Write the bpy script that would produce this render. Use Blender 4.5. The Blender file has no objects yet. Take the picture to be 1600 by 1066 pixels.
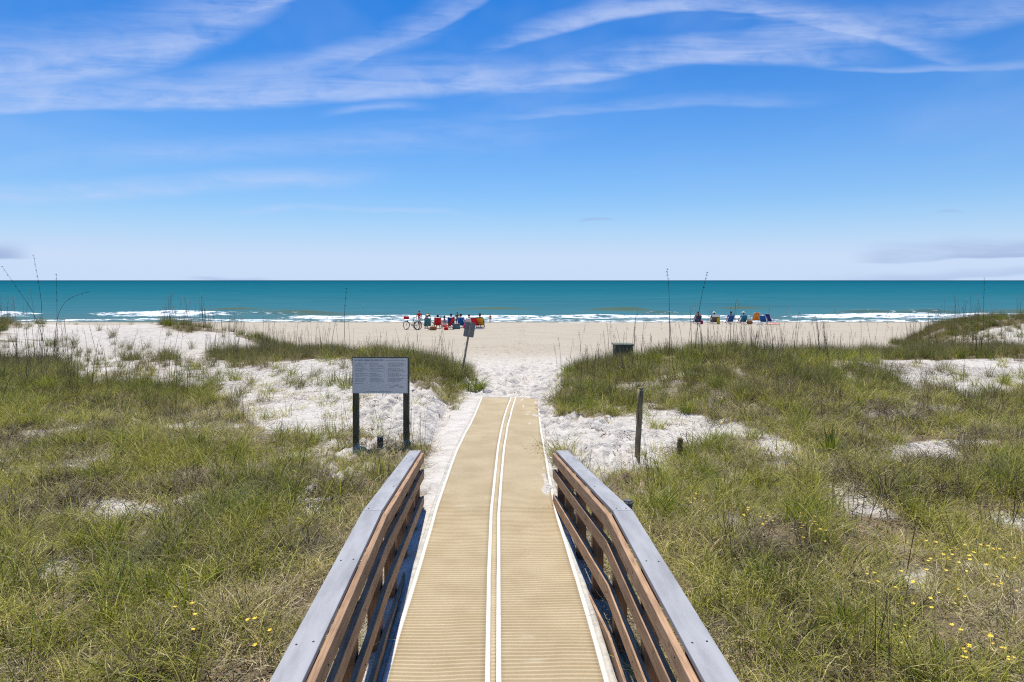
import bpy, bmesh, math, random
import numpy as np
from mathutils import Vector, Matrix
R = math.radians
random.seed(7)
rng = np.random.default_rng(11)
scene = bpy.context.scene
COL = scene.collection

# ------------------------------------------------------------------ camera
F, CX, HOR, CZ = 1067.0, 800.0, 438.0, 2.6        # focal length in px of the 1600 px photo, horizon row, eye height
cam_d = bpy.data.cameras.new('camera'); cam = bpy.data.objects.new('camera', cam_d); COL.objects.link(cam)
cam_d.sensor_width = 36.0; cam_d.lens = 36.0 * F / 1600.0
cam_d.shift_y = -(533.0 - HOR) / 1600.0
cam_d.clip_start = 0.05; cam_d.clip_end = 90000.0
cam.location = (0, 0, CZ); cam.rotation_euler = (R(90), 0, 0)
scene.camera = cam

# ------------------------------------------------------------------ light
SUN_EL, SUN_AZ = R(70), R(-14)                     # azimuth from +Y (the sea) towards -X
sun_vec = Vector((math.sin(SUN_AZ) * math.cos(SUN_EL), math.cos(SUN_AZ) * math.cos(SUN_EL), math.sin(SUN_EL)))
sd = bpy.data.lights.new('sun', 'SUN'); sd.energy = 4.9; sd.angle = R(0.53); sd.color = (1.0, 0.95, 0.87)
so = bpy.data.objects.new('sun', sd); COL.objects.link(so)
so.rotation_euler = sun_vec.to_track_quat('Z', 'Y').to_euler()
so.location = (0, 0, 30)
scene.view_settings.view_transform = 'Standard'; scene.view_settings.look = 'None'
scene.view_settings.exposure = 0.3; scene.view_settings.gamma = 1.0
scene.view_settings.use_curve_mapping = False
scene.render.engine = 'CYCLES'
scene.cycles.use_denoising = False; scene.cycles.filter_width = 1.15
scene.cycles.max_bounces = 4; scene.cycles.diffuse_bounces = 2; scene.cycles.glossy_bounces = 2
scene.cycles.transmission_bounces = 3; scene.cycles.transparent_max_bounces = 4
scene.cycles.caustics_reflective = False; scene.cycles.caustics_refractive = False

# ---- small node helper
class NT:
    def __init__(s, tree): s.t = tree; s.n = tree.nodes; s.l = tree.links
    def new(s, typ, **kw):
        n = s.n.new(typ)
        for k, v in kw.items(): setattr(n, k, v)
        return n
    def put(s, sock, v):
        if v is None: return
        if hasattr(v, 'is_output') or isinstance(v, bpy.types.NodeSocket): s.l.new(v, sock)
        else: sock.default_value = v
    def m(s, op, a, b=None, c=None, clamp=False):
        n = s.n.new('ShaderNodeMath'); n.operation = op; n.use_clamp = clamp
        s.put(n.inputs[0], a); s.put(n.inputs[1], b); s.put(n.inputs[2], c)
        return n.outputs[0]
    def mix(s, f, a, b, blend='MIX'):
        n = s.n.new('ShaderNodeMix'); n.data_type = 'RGBA'; n.blend_type = blend
        s.put(n.inputs[0], f); s.put(n.inputs[6], a); s.put(n.inputs[7], b)
        return n.outputs[2]
    def ss(s, v, a, b, lo=0.0, hi=1.0):
        n = s.n.new('ShaderNodeMapRange'); n.interpolation_type = 'SMOOTHSTEP'
        s.put(n.inputs[0], v); n.inputs[1].default_value = a; n.inputs[2].default_value = b
        n.inputs[3].default_value = lo; n.inputs[4].default_value = hi
        return n.outputs[0]
    def noise(s, vec, scale, detail=4, rough=0.55, dist=0.0):
        n = s.n.new('ShaderNodeTexNoise'); s.put(n.inputs['Vector'], vec)
        n.inputs['Scale'].default_value = scale; n.inputs['Detail'].default_value = detail
        n.inputs['Roughness'].default_value = rough; n.inputs['Distortion'].default_value = dist
        return n.outputs[0]
    def vmul(s, v, k):
        n = s.n.new('ShaderNodeVectorMath'); n.operation = 'MULTIPLY'; s.put(n.inputs[0], v); n.inputs[1].default_value = k
        return n.outputs[0]
    def ramp(s, f, stops):
        n = s.n.new('ShaderNodeValToRGB'); e = n.color_ramp.elements
        while len(e) < len(stops): e.new(0.5)
        for q, (p, c) in zip(e, stops): q.position = p; q.color = (c[0], c[1], c[2], 1)
        s.put(n.inputs[0], f)
        return n.outputs[0]

# ------------------------------------------------------------------ sky: Nishita air plus cirrus laid out by direction
world = bpy.data.worlds.new('World'); scene.world = world; world.use_nodes = True
world.cycles.sampling_method = 'MANUAL'; world.cycles.sample_map_resolution = 256
w = NT(world.node_tree); w.n.clear()
sky = w.new('ShaderNodeTexSky', sky_type='NISHITA', sun_disc=False)
sky.sun_elevation = SUN_EL; sky.sun_rotation = SUN_AZ
sky.air_density = 1.0; sky.dust_density = 0.35; sky.ozone_density = 3.0; sky.altitude = 0
hs = w.new('ShaderNodeHueSaturation'); w.put(hs.inputs['Color'], sky.outputs[0])
hs.inputs['Hue'].default_value = 0.493; hs.inputs['Saturation'].default_value = 1.42; hs.inputs['Value'].default_value = 1.0
tc = w.new('ShaderNodeTexCoord')
sep = w.new('ShaderNodeSeparateXYZ'); w.put(sep.inputs[0], tc.outputs['Generated'])
dx, dy, dz = sep.outputs
ya = w.m('ADD', w.m('ABSOLUTE', dy), 0.02)
U = w.m('DIVIDE', dx, ya); V = w.m('DIVIDE', dz, ya)    # a sheet of sky standing before the sea: tangents of bearing and height
cuv = w.new('ShaderNodeCombineXYZ'); w.put(cuv.inputs[0], U); w.put(cuv.inputs[1], V); uv = cuv.outputs[0]
wob = w.noise(w.vmul(uv, (1.5, 5, 1)), 2.0, 3, 0.5)
wob2 = w.m('MULTIPLY', w.m('SUBTRACT', wob, 0.5), 0.05)
fib = w.noise(w.vmul(uv, (2.2, 17, 1)), 2.4, 5, 0.60, 0.9)
fib2 = w.noise(w.vmul(uv, (6, 11, 1)), 2.1, 4, 0.6, 0.5)
fibre = w.m('ADD', w.m('MULTIPLY', fib, 0.6), w.m('MULTIPLY', fib2, 0.4))
def pu(u): return (u - CX) / F
def pv(v): return (HOR - v) / F
def streak(pts, wlow, wup, amp, soft=0.12, noise_amt=1.0, tex=None):
    # pts: three (u, v) photo positions giving a parabola; sharp below, feathered above
    xs = np.array([pu(p[0]) for p in pts]); ys = np.array([pv(p[1]) for p in pts])
    c2, c1, c0 = np.polyfit(xs, ys, 2)
    cur = w.m('ADD', w.m('MULTIPLY', w.m('ADD', w.m('MULTIPLY', U, float(c2)), float(c1)), U), float(c0))
    dv = w.m('SUBTRACT', w.m('ADD', V, wob2), cur)
    up = w.ss(dv, 0.0, wup / F, 1.0, 0.0); lowr = w.ss(dv, -wlow / F, 0.0)
    win = w.m('MULTIPLY', w.ss(U, xs[0] - soft, xs[0] + soft * 0.7), w.ss(U, xs[-1] - soft * 0.7, xs[-1] + soft, 1.0, 0.0))
    a = w.m('MULTIPLY', w.m('MULTIPLY', up, lowr), win)
    t = w.ss(tex or fibre, 0.22, 0.70)
    t = w.m('ADD', w.m('MULTIPLY', t, noise_amt), 1.0 - noise_amt)
    return w.m('MULTIPLY', w.m('MULTIPLY', a, t), amp)
cl = None
for st in (streak([(-150, 190), (400, 160), (860, 142)], 14, 70, .85, .15),
           streak([(-200, 120), (150, 120), (420, 20)], 40, 120, .8, .2),
           streak([(150, 110), (310, 55), (500, -5)], 12, 50, .75, .08),
           streak([(520, 130), (640, 70), (790, -10)], 10, 60, .55, .08),
           streak([(330, 130), (460, 115), (640, 70)], 30, 40, .6, .1),
           streak([(820, 142), (1020, 110), (1290, 95)], 14, 60, .85, .12),
           streak([(820, 70), (1100, 28), (1430, 90)], 10, 46, .9, .12),
           streak([(1040, 85), (1140, 85), (1260, 98)], 10, 32, .75, .06),
           streak([(1150, 60), (1350, 60), (1650, 20)], 30, 70, .6, .15),
           streak([(-100, 310), (200, 305), (540, 288)], 16, 34, .6, .1),
           streak([(540, 178), (590, 172), (650, 172)], 10, 14, .45, .05),
           streak([(780, 192), (980, 178), (1210, 165)], 8, 26, .4, .12),
           streak([(1300, 108), (1450, 115), (1700, 116)], 6, 14, .45, .06),
           streak([(100, 250), (500, 235), (800, 215)], 30, 40, .35, .2),
           streak([(400, 332), (560, 328), (720, 340)], 5, 8, .4, .08),
           streak([(60, 375), (200, 374), (320, 382)], 4, 7, .35, .06)):
    cl = st if cl is None else w.m('MAXIMUM', cl, st)
# thin veil over the whole sky
pl = w.m('ADD', w.m('MAXIMUM', dz, 0.0), 0.12)
cpl = w.new('ShaderNodeCombineXYZ'); w.put(cpl.inputs[0], w.m('DIVIDE', dx, pl)); w.put(cpl.inputs[1], w.m('DIVIDE', dy, pl))
veil = w.ss(w.noise(w.vmul(cpl.outputs[0], (1.0, 0.55, 1)), 1.1, 4, 0.6, 0.0), 0.42, 0.85, 0.0, 0.38)
veil = w.m('MULTIPLY', veil, w.ss(dz, 0.06, 0.30))
cl = w.m('MAXIMUM', cl, veil)
up_h = w.ss(dz, -0.01, 0.01)
cl = w.m('MULTIPLY', cl, up_h)
# low grey-blue cloud banks near the horizon
low = None
for st in (streak([(-250, 392), (-60, 395), (45, 397)], 4, 28, .95, .03, .35, fib2),
           streak([(1360, 405), (1480, 404), (1900, 402)], 4, 32, .85, .05, .7, fib),
           streak([(1300, 434), (1480, 432), (1900, 430)], 5, 16, .45, .08, .6, fib),
           streak([(318, 436), (360, 435), (420, 437)], 4, 8, .5, .03, .5, fib),
           streak([(908, 344), (930, 342), (950, 343)], 4, 4, .5, .012, .3, fib),
           streak([(1455, 334), (1468, 333), (1482, 334)], 4, 4, .4, .012, .3, fib)):
    low = st if low is None else w.m('MAXIMUM', low, st)
HORIZ = (10.0, 11.9, 15.6, 1); CIRR = (9.2, 10.9, 15.4, 1); LOWC = (5.4, 7.2, 11.4, 1)
haze_f = w.m('POWER', w.m('SUBTRACT', 1.0, w.m('MAXIMUM', dz, 0.0), clamp=True), 6.8)
haze_f = w.m('ADD', haze_f, w.m('SUBTRACT', 0.25, w.ss(dz, 0.0, 0.13, 0.0, 0.25)), clamp=True)
air = w.mix(1.0, hs.outputs[0], (.22, 1.36, 2.12, 1), 'MULTIPLY')
base = w.mix(w.m('MULTIPLY', haze_f, 0.95), air, HORIZ)
c1_ = w.mix(w.m('MULTIPLY', cl, 0.85), base, CIRR)
c2_ = w.mix(low, c1_, LOWC)
bg = w.new('ShaderNodeBackground'); w.put(bg.inputs[0], c2_); bg.inputs[1].default_value = 0.05
wo = w.new('ShaderNodeOutputWorld'); w.l.new(bg.outputs[0], wo.inputs[0])

# ------------------------------------------------------------------ materials
MATS = {}
def mat(name):
    m = bpy.data.materials.new(name); m.use_nodes = True
    t = NT(m.node_tree); b = t.n['Principled BSDF']; MATS[name] = m
    return m, t, b
def objco(t): return t.new('ShaderNodeTexCoord').outputs['Object']
def plain(name, col, rough=0.6, var=0.12, scale=8.0, metal=0.0, bump=0.0, spec=0.4):
    m, t, b = mat(name)
    c = objco(t)
    n = t.noise(c, scale, 5, 0.6)
    lo = tuple(x * (1 - var) for x in col) + (1,); hi = tuple(min(1, x * (1 + var)) for x in col) + (1,)
    t.put(b.inputs['Base Color'], t.mix(t.ss(n, 0.3, 0.7), lo, hi))
    b.inputs['Roughness'].default_value = rough; b.inputs['Metallic'].default_value = metal
    b.inputs['Specular IOR Level'].default_value = spec
    if bump:
        bp = t.new('ShaderNodeBump'); bp.inputs['Strength'].default_value = bump; bp.inputs['Distance'].default_value = 0.01
        t.put(bp.inputs['Height'], n); t.put(b.inputs['Normal'], bp.outputs[0])
    return m
def wood(name, col, dark, axis_scale, rough=0.7, grain=1.0):
    m, t, b = mat(name)
    c = objco(t)
    oi = t.new('ShaderNodeObjectInfo')
    off = t.new('ShaderNodeVectorMath'); off.operation = 'ADD'; t.put(off.inputs[0], c)
    cx = t.new('ShaderNodeCombineXYZ'); t.put(cx.inputs[0], t.m('MULTIPLY', oi.outputs['Random'], 31.0)); t.put(cx.inputs[2], t.m('MULTIPLY', oi.outputs['Random'], 17.0))
    t.put(off.inputs[1], cx.outputs[0]); c2 = off.outputs[0]
    g = t.noise(t.vmul(c2, axis_scale), 3.0, 7, 0.65, 0.6)
    blot = t.noise(c2, 3.5, 4, 0.6)
    k = t.m('ADD', t.m('MULTIPLY', g, 0.7), t.m('MULTIPLY', blot, 0.3))
    colr = t.mix(t.ss(k, 0.34, 0.62), tuple(dark) + (1,), tuple(col) + (1,))
    # small knots
    vo = t.new('ShaderNodeTexVoronoi'); t.put(vo.inputs['Vector'], t.vmul(c2, (1.0, 1.0, 1.0))); vo.inputs['Scale'].default_value = 4.5
    knot = t.ss(vo.outputs['Distance'], 0.035, 0.075, 0.75, 0.0)
    colr = t.mix(knot, colr, tuple(x * 0.3 for x in dark) + (1,))
    val = t.new('ShaderNodeHueSaturation'); t.put(val.inputs['Color'], colr)
    t.put(val.inputs['Value'], t.m('ADD', t.m('MULTIPLY', oi.outputs['Random'], 0.3), 0.85))
    t.put(b.inputs['Base Color'], val.outputs[0])
    b.inputs['Roughness'].default_value = rough; b.inputs['Specular IOR Level'].default_value = 0.25
    bp = t.new('ShaderNodeBump'); bp.inputs['Strength'].default_value = 0.45 * grain; bp.inputs['Distance'].default_value = 0.004
    t.put(bp.inputs['Height'], g); t.put(b.inputs['Normal'], bp.outputs[0])
    return m
M_RAIL = wood('rail_wood', (.41, .258, .152), (.20, .118, .066), (1.2, 22, 22))
M_POSTW = wood('post_wood', (.30, .165, .09), (.14, .07, .036), (22, 22, 1.2))
M_OLDPOST = wood('weathered_post', (.34, .27, .16), (.085, .060, .032), (14, 14, 1.4), .85, 1.6)
M_GREYPOST = wood('grey_post', (.16, .165, .16), (.05, .05, .05), (14, 14, 1.4), .85, 1.4)
M_SIGNPOST = wood('green_post', (.125, .115, .070), (.045, .042, .026), (14, 14, 1.4), .8, 1.2)
M_SCREW = plain('screw_metal', (.05, .05, .055), .5, .2, 40, .6)

def cap_material():
    m, t, b = mat('composite_cap')
    c = objco(t)
    fine = t.noise(c, 160, 3, .7); blot = t.noise(t.vmul(c, (.6, 3, 3)), 3.0, 5, .6)
    spot = t.ss(t.noise(c, 9, 3, .5), .70, .78, 0, .55)
    k = t.m('ADD', t.m('MULTIPLY', fine, .35), t.m('MULTIPLY', blot, .65))
    col = t.mix(t.ss(k, .34, .62), (.225, .225, .228, 1), (.335, .335, .338, 1))
    col = t.mix(spot, col, (.17, .165, .16, 1))
    t.put(b.inputs['Base Color'], col); b.inputs['Roughness'].default_value = .62; b.inputs['Specular IOR Level'].default_value = .35
    bp = t.new('ShaderNodeBump'); bp.inputs['Strength'].default_value = .25; bp.inputs['Distance'].default_value = .003
    t.put(bp.inputs['Height'], fine); t.put(b.inputs['Normal'], bp.outputs[0])
    return m
M_CAP = cap_material()

def sand_material():
    m, t, b = mat('sand')
    g = t.new('ShaderNodeNewGeometry').outputs['Position']
    a = t.new('ShaderNodeAttribute'); a.attribute_name = 'zone'     # r = beach tan, g = wet, b = plant litter with shade under the grass painted in
    s3 = t.new('ShaderNodeSeparateColor'); t.put(s3.inputs[0], a.outputs['Color'])
    big = t.noise(g, .55, 5, .6); mid = t.noise(g, 4.0, 5, .6); fine = t.noise(g, 60, 4, .7)
    strk = t.noise(t.vmul(g, (.35, 2.4, 1)), 1.2, 6, .62)
    white = t.mix(t.ss(mid, .3, .7), (.48, .44, .385, 1), (.585, .55, .49, 1))
    tan = t.mix(t.ss(strk, .3, .7), (.36, .312, .235, 1), (.43, .378, .293, 1))
    col = t.mix(s3.outputs[0], white, tan)
    col = t.mix(t.m('MULTIPLY', s3.outputs[1], .85), col, (.235, .185, .13, 1))
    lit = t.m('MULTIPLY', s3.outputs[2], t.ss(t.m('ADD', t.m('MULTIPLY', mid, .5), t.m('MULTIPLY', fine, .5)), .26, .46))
    litter_shade_col = t.mix(t.ss(fine, .35, .65), (.075, .055, .030, 1), (.25, .195, .11, 1))  # dark thatch brown, also painting in the shade between the blades
    col = t.mix(lit, col, litter_shade_col)
    speck = t.ss(t.noise(g, 26, 3, .6), .61, .69, 0, .75)
    col = t.mix(t.m('MULTIPLY', speck, t.m('SUBTRACT', 1.0, s3.outputs[0], clamp=True)), col, (.20, .155, .11, 1))
    t.put(b.inputs['Base Color'], col)
    b.inputs['Roughness'].default_value = .9; b.inputs['Specular IOR Level'].default_value = .15
    bp = t.new('ShaderNodeBump'); bp.inputs['Strength'].default_value = .9; bp.inputs['Distance'].default_value = .07
    t.put(bp.inputs['Height'], t.m('ADD', t.noise(g, 6.5, 5, .62), t.m('MULTIPLY', fine, .12)))
    bp2 = t.new('ShaderNodeBump'); bp2.inputs['Strength'].default_value = .5; bp2.inputs['Distance'].default_value = .05
    t.put(bp2.inputs['Height'], strk); t.put(bp2.inputs['Normal'], bp.outputs[0])
    t.put(b.inputs['Normal'], bp2.outputs[0])
    return m
M_SAND = sand_material()

def grass_material(name, stops, trans=.3, rough=.55):
    # colour by blade (attribute 'blade') and by clump (instance attribute 'tint')
    m, t, b = mat(name)
    a = t.new('ShaderNodeAttribute'); a.attribute_name = 'blade'
    s3 = t.new('ShaderNodeSeparateColor'); t.put(s3.inputs[0], a.outputs['Color'])
    ti = t.new('ShaderNodeAttribute'); ti.attribute_type = 'INSTANCER'; ti.attribute_name = 'tint'
    f = t.m('ADD', s3.outputs[0], ti.outputs['Fac'], clamp=True)
    col = t.ramp(f, stops)
    # dry tips
    col = t.mix(t.m('MULTIPLY', t.ss(s3.outputs[1], .6, 1.0), .35), col, (.33, .27, .13, 1))
    hv = t.new('ShaderNodeHueSaturation'); t.put(hv.inputs['Color'], col)
    t.put(hv.inputs['Value'], t.m('ADD', t.m('MULTIPLY', s3.outputs[2], 1.0), .5))
    t.put(b.inputs['Base Color'], hv.outputs[0]); b.inputs['Roughness'].default_value = rough
    b.inputs['Specular IOR Level'].default_value = .3
    tr = t.new('ShaderNodeBsdfTranslucent'); t.put(tr.inputs[0], hv.outputs[0])
    mx = t.new('ShaderNodeMixShader'); mx.inputs[0].default_value = trans
    t.l.new(b.outputs[0], mx.inputs[1]); t.l.new(tr.outputs[0], mx.inputs[2])
    t.l.new(mx.outputs[0], t.n['Material Output'].inputs[0])
    return m
M_GREEN = grass_material('green_grass', [(0, (.075, .118, .010)), (.3, (.20, .240, .018)), (.55, (.35, .345, .040)), (.8, (.48, .43, .11)), (1, (.62, .54, .24))], .38)
M_STRAW = grass_material('dry_grass', [(0, (.070, .056, .030)), (.3, (.17, .135, .066)), (.6, (.34, .275, .130)), (.85, (.50, .42, .23)), (1, (.62, .54, .34))], .2)
M_DARKG = grass_material('dune_grass', [(0, (.075, .080, .024)), (.35, (.14, .145, .036)), (.65, (.21, .19, .06)), (1, (.32, .25, .12))], .38)
M_STALK = grass_material('stalks', [(0, (.075, .058, .032)), (.5, (.145, .105, .055)), (1, (.30, .235, .13))], .1)
M_LEAF = grass_material('small_leaves', [(0, (.10, .16, .02)), (.5, (.20, .26, .035)), (1, (.33, .33, .07))], .35)
M_LITTER = grass_material('litter', [(0, (.05, .036, .024)), (.5, (.12, .078, .045)), (1, (.30, .20, .11))], .0, .8)
M_YELLOW = plain('yellow_petals', (.72, .50, .03), .6, .2, 30)

# ------------------------------------------------------------------ mesh helpers
def link(name, me, m=None, parent=None):
    o = bpy.data.objects.new(name, me); COL.objects.link(o)
    if m is not None and not me.materials: me.materials.append(m)
    if parent is not None: o.parent = parent
    return o
def tag(o, label=None, cat=None, group=None, kind=None):
    if label: o['label'] = label
    if cat: o['category'] = cat
    if group: o['group'] = group
    if kind: o['kind'] = kind
    return o
def empty(name, loc=(0, 0, 0), rz=0.0):
    o = bpy.data.objects.new(name, None); COL.objects.link(o); o.location = loc; o.rotation_euler = (0, 0, rz); o.empty_display_size = .1
    return o
def copy_tree(o, parent=None):
    c = o.copy(); COL.objects.link(c)
    if parent is not None: c.parent = parent
    for ch in [x for x in o.children]: copy_tree(ch, c)
    return c
def mesh(name, v, f, smooth=False):
    me = bpy.data.meshes.new(name); me.from_pydata([tuple(map(float, p)) for p in v], [], [tuple(map(int, q)) for q in f]); me.update()
    if smooth: me.polygons.foreach_set('use_smooth', [True] * len(me.polygons))
    return me
def np_mesh(name, v, quads=None, tris=None, smooth=False):
    me = bpy.data.meshes.new(name)
    nq = 0 if quads is None else len(quads); nt = 0 if tris is None else len(tris)
    loops = np.concatenate([np.asarray(q, dtype=np.int32).ravel() for q in (quads, tris) if q is not None and len(q)])
    me.vertices.add(len(v)); me.vertices.foreach_set('co', np.asarray(v, dtype=np.float32).ravel())
    me.loops.add(len(loops)); me.loops.foreach_set('vertex_index', loops)
    me.polygons.add(nq + nt)
    st = np.concatenate([np.arange(nq) * 4, nq * 4 + np.arange(nt) * 3]).astype(np.int32)
    me.polygons.foreach_set('loop_start', st)
    if smooth: me.polygons.foreach_set('use_smooth', np.ones(nq + nt, dtype=bool))
    me.update(calc_edges=True); me.validate()
    return me
def color_attr(me, name, rgb):
    a = me.attributes.new(name, 'FLOAT_COLOR', 'POINT')
    c = np.ones((len(me.vertices), 4), dtype=np.float32); c[:, :3] = rgb
    a.data.foreach_set('color', c.ravel())
def bm_to(name, bm, smooth=False):
    me = bpy.data.meshes.new(name); bm.normal_update(); bm.to_mesh(me); bm.free()
    if smooth: me.polygons.foreach_set('use_smooth', [True] * len(me.polygons))
    return me
def bm_box(bm, x0, x1, y0, y1, z0, z1, bev=0.0, M=None):
    r = bmesh.ops.create_cube(bm, size=1.0)
    vs = r['verts']
    for q in vs: q.co = Vector((x0 + (q.co.x + .5) * (x1 - x0), y0 + (q.co.y + .5) * (y1 - y0), z0 + (q.co.z + .5) * (z1 - z0)))
    if bev:
        es = list({e for q in vs for e in q.link_edges})
        rr = bmesh.ops.bevel(bm, geom=es, offset=bev, segments=2, affect='EDGES', profile=.6)
        vs = list({q for f in rr['faces'] for q in f.verts} | {q for q in vs if q.is_valid})
    if M is not None:
        for q in vs: q.co = M @ q.co
    return vs
def bm_tube(bm, pts, rad, seg=8, closed=False):
    pts = [Vector(p) for p in pts]; n = len(pts)
    rads = rad if hasattr(rad, '__len__') else [rad] * n
    rings = []; prev = None
    for i, p in enumerate(pts):
        if closed: t = pts[(i + 1) % n] - pts[i - 1]
        else: t = pts[min(i + 1, n - 1)] - pts[max(i - 1, 0)]
        t.normalize()
        if prev is None:
            a = Vector((0, 0, 1)) if abs(t.z) < .9 else Vector((1, 0, 0))
            nrm = t.cross(a).normalized()
        else:
            nrm = (prev - t * prev.dot(t)).normalized()
        prev = nrm; bn = t.cross(nrm)
        rings.append([bm.verts.new(p + (nrm * math.cos(k * 2 * math.pi / seg) + bn * math.sin(k * 2 * math.pi / seg)) * rads[i]) for k in range(seg)])
    m_ = n if closed else n - 1
    for i in range(m_):
        a, b_ = rings[i], rings[(i + 1) % n]
        for k in range(seg): bm.faces.new((a[k], a[(k + 1) % seg], b_[(k + 1) % seg], b_[k]))
    if not closed:
        bm.faces.new(rings[0][::-1]); bm.faces.new(rings[-1])
def tube_obj(name, pts, rad, m, parent, seg=8, closed=False):
    bm = bmesh.new(); bm_tube(bm, pts, rad, seg, closed)
    bmesh.ops.recalc_face_normals(bm, faces=bm.faces)
    return link(name, bm_to(name, bm, True), m, parent)
def box_obj(name, x0, x1, y0, y1, z0, z1, m, parent, bev=.004):
    bm = bmesh.new(); bm_box(bm, x0, x1, y0, y1, z0, z1, bev)
    return link(name, bm_to(name, bm), m, parent)
_lat = {}
def vnoise(x, y, scale, seed=0):
    if seed not in _lat: _lat[seed] = np.random.default_rng(seed + 100).random((128, 128))
    g = _lat[seed]; x = np.asarray(x) / scale + 40.3; y = np.asarray(y) / scale + 17.7
    xi = np.floor(x).astype(int); yi = np.floor(y).astype(int); fx = x - xi; fy = y - yi
    fx = fx * fx * (3 - 2 * fx); fy = fy * fy * (3 - 2 * fy)
    A = g[xi % 128, yi % 128]; B = g[(xi + 1) % 128, yi % 128]; C = g[xi % 128, (yi + 1) % 128]; D = g[(xi + 1) % 128, (yi + 1) % 128]
    return (A * (1 - fx) + B * fx) * (1 - fy) + (C * (1 - fx) + D * fx) * fy
def fbm(x, y, scale, seed=0, oct_=4):
    s = 0; a = 1; tt = 0
    for i in range(oct_): s = s + a * vnoise(x, y, scale / 2 ** i, seed + i); tt += a; a *= .5
    return s / tt
def sstep(x, a, b):
    t = np.clip((np.asarray(x, dtype=float) - a) / (b - a), 0, 1); return t * t * (3 - 2 * t)
def W(u, v, d): return ((u - CX) / F * d, d, CZ - (v - HOR) / F * d)
def P(x, y, z): return CX + F * x / y, HOR + F * (CZ - z) / y

# ------------------------------------------------------------------ ground
AX = -36.0 / F                                             # the walkway runs a little to the left
def lat_x(d): return AX * d
def mat_z(d): return np.interp(d, [-5, 4.9, 8.0, 16.2, 18], [0, 0, -.12, -.19, -.21])
CP = [(640,565,18),(720,592,18.5),(745,615,16.5),(560,552,20),(500,560,20),(430,565,22),(640,625,14),(700,660,12.5),(735,655,13.7),
      (450,610,16),(350,590,18),(300,560,24),(200,555,26),(60,545,27),(240,505,30),(0,508,30),(-300,505,30),(0,516,36),(200,516,36),(-300,512,36),(350,530,34),(100,520,40),(-200,516,40),(380,520,30),(430,545,29),(520,550,27),
      (100,620,15),(250,640,14),(0,600,16),(-300,600,16),(590,700,11.2),(300,720,10.3),(50,720,10),(-300,750,9),(200,800,8),(50,900,6.2),
      (400,900,6.1),(100,1000,5.1),(-400,1000,5.1),
      (880,640,14),(960,580,18.5),(1050,558,19),(1150,552,19),(1250,562,19),(1000,665,12.5),(1100,655,13),(1350,562,20.5),(1480,564,20.5),
      (1600,562,20.5),(1800,562,20.5),(1480,625,15),(1350,610,15),(1250,640,13),(1600,625,15),(1900,620,16),(1540,505,34),(1620,500,34),(1850,500,34),
      (1450,535,33),(1560,545,28),(1350,550,28),(1080,562,25),(950,565,25),(1300,700,10.6),(1500,700,10.6),(1800,720,10),(1200,800,7.9),(1450,850,7),(1300,1000,5),
      (1600,1000,5),(1000,730,10),(900,720,10.3),(800,607,18),(800,576,23),(800,560,27),(660,572,24),(800,650,13.8),(800,800,7.9)]
CPX = np.array([W(*c) for c in CP] + [(-45, y, .1) for y in (-12, 0, 12, 24)] + [(45, y, .1) for y in (-12, 0, 12, 24)] + [(x, -12, -.15) for x in (-22, -8, 0, 8, 22)] + [(x, 1, -.12) for x in (-12, -4, 0, 4, 12)])
def tps_fit(P3, lam=.03):
    X = P3[:, :2] / 10.0; n = len(X)
    r2 = ((X[:, None] - X[None]) ** 2).sum(-1)
    K = np.where(r2 > 0, r2 * np.log(r2 + 1e-12), 0) * .5 + lam * np.eye(n)
    Q = np.concatenate([np.ones((n, 1)), X], 1)
    A = np.block([[K, Q], [Q.T, np.zeros((3, 3))]])
    return X, np.linalg.solve(A, np.concatenate([P3[:, 2], np.zeros(3)]))
TX, TW = tps_fit(CPX, .012)
def tps(x, y):
    x = np.asarray(x, dtype=float); y = np.asarray(y, dtype=float); sh = x.shape
    x = x.ravel() / 10; y = y.ravel() / 10; z = TW[-3] + TW[-2] * x + TW[-1] * y
    for i in range(len(TX)):
        r2 = (x - TX[i, 0]) ** 2 + (y - TX[i, 1]) ** 2
        z = z + TW[i] * .5 * r2 * np.log(r2 + 1e-12)
    return z.reshape(sh)
def beach(y): return np.interp(y, [18, 32, 40, 54, 64, 75, 95, 140], [-.2, -.78, -1.05, -1.25, -1.48, -2.0, -2.9, -5])
def ground(x, y):
    x = np.asarray(x, dtype=float); y = np.asarray(y, dtype=float)
    xc = np.clip(x, -44, 44)
    z = np.clip(tps(xc, np.clip(y, -12, 38)), -1.0, 1.25)
    hum = (fbm(x, y, 1.7, 3, 3) - .5) * .22 + (fbm(x, y, .5, 9, 2) - .5) * .07
    side = sstep(np.abs(x - lat_x(y)), 1.1, 2.6)
    z = z + hum * side * (1 - sstep(y, 26, 32)) * (1 - .6 * sstep(y, 17, 20))
    yb = np.interp(x, [-30, -16, -9, -3, 4, 12, 18.5, 23.5, 40], [41, 38, 33.5, 29, 29, 29, 33, 42, 43])
    k = sstep(y, yb - 6, yb)
    z = z * (1 - k) + beach(y) * k
    lat = np.abs(x - lat_x(y) - .02)
    # bed of the walkway
    c = (1 - sstep(lat, .80, 1.35)) * (1 - sstep(y, 15.5, 17.5))
    zm = mat_z(y) - .025 - .06 * sstep(lat, .74, .9)
    return z * (1 - c) + zm * c

xs = np.concatenate([np.arange(-5, 5.01, .07)])
def grow(s, e, a, b):
    out = []; p = s; st = a
    while p < e: p += st; out.append(p); st = min(b, st * 1.035)
    return np.array(out)
pos = grow(5, 130, .09, 4.0)
xs = np.concatenate([-pos[::-1], xs, pos])
ys = np.concatenate([-grow(-3.5, 25, .2, 3)[::-1], np.arange(3.6, 25, .07), np.arange(25, 38, .14), np.arange(38, 64, .3), np.arange(64, 100, .8)])
GX, GY = np.meshgrid(xs, ys)
GZ = ground(GX, GY)
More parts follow.
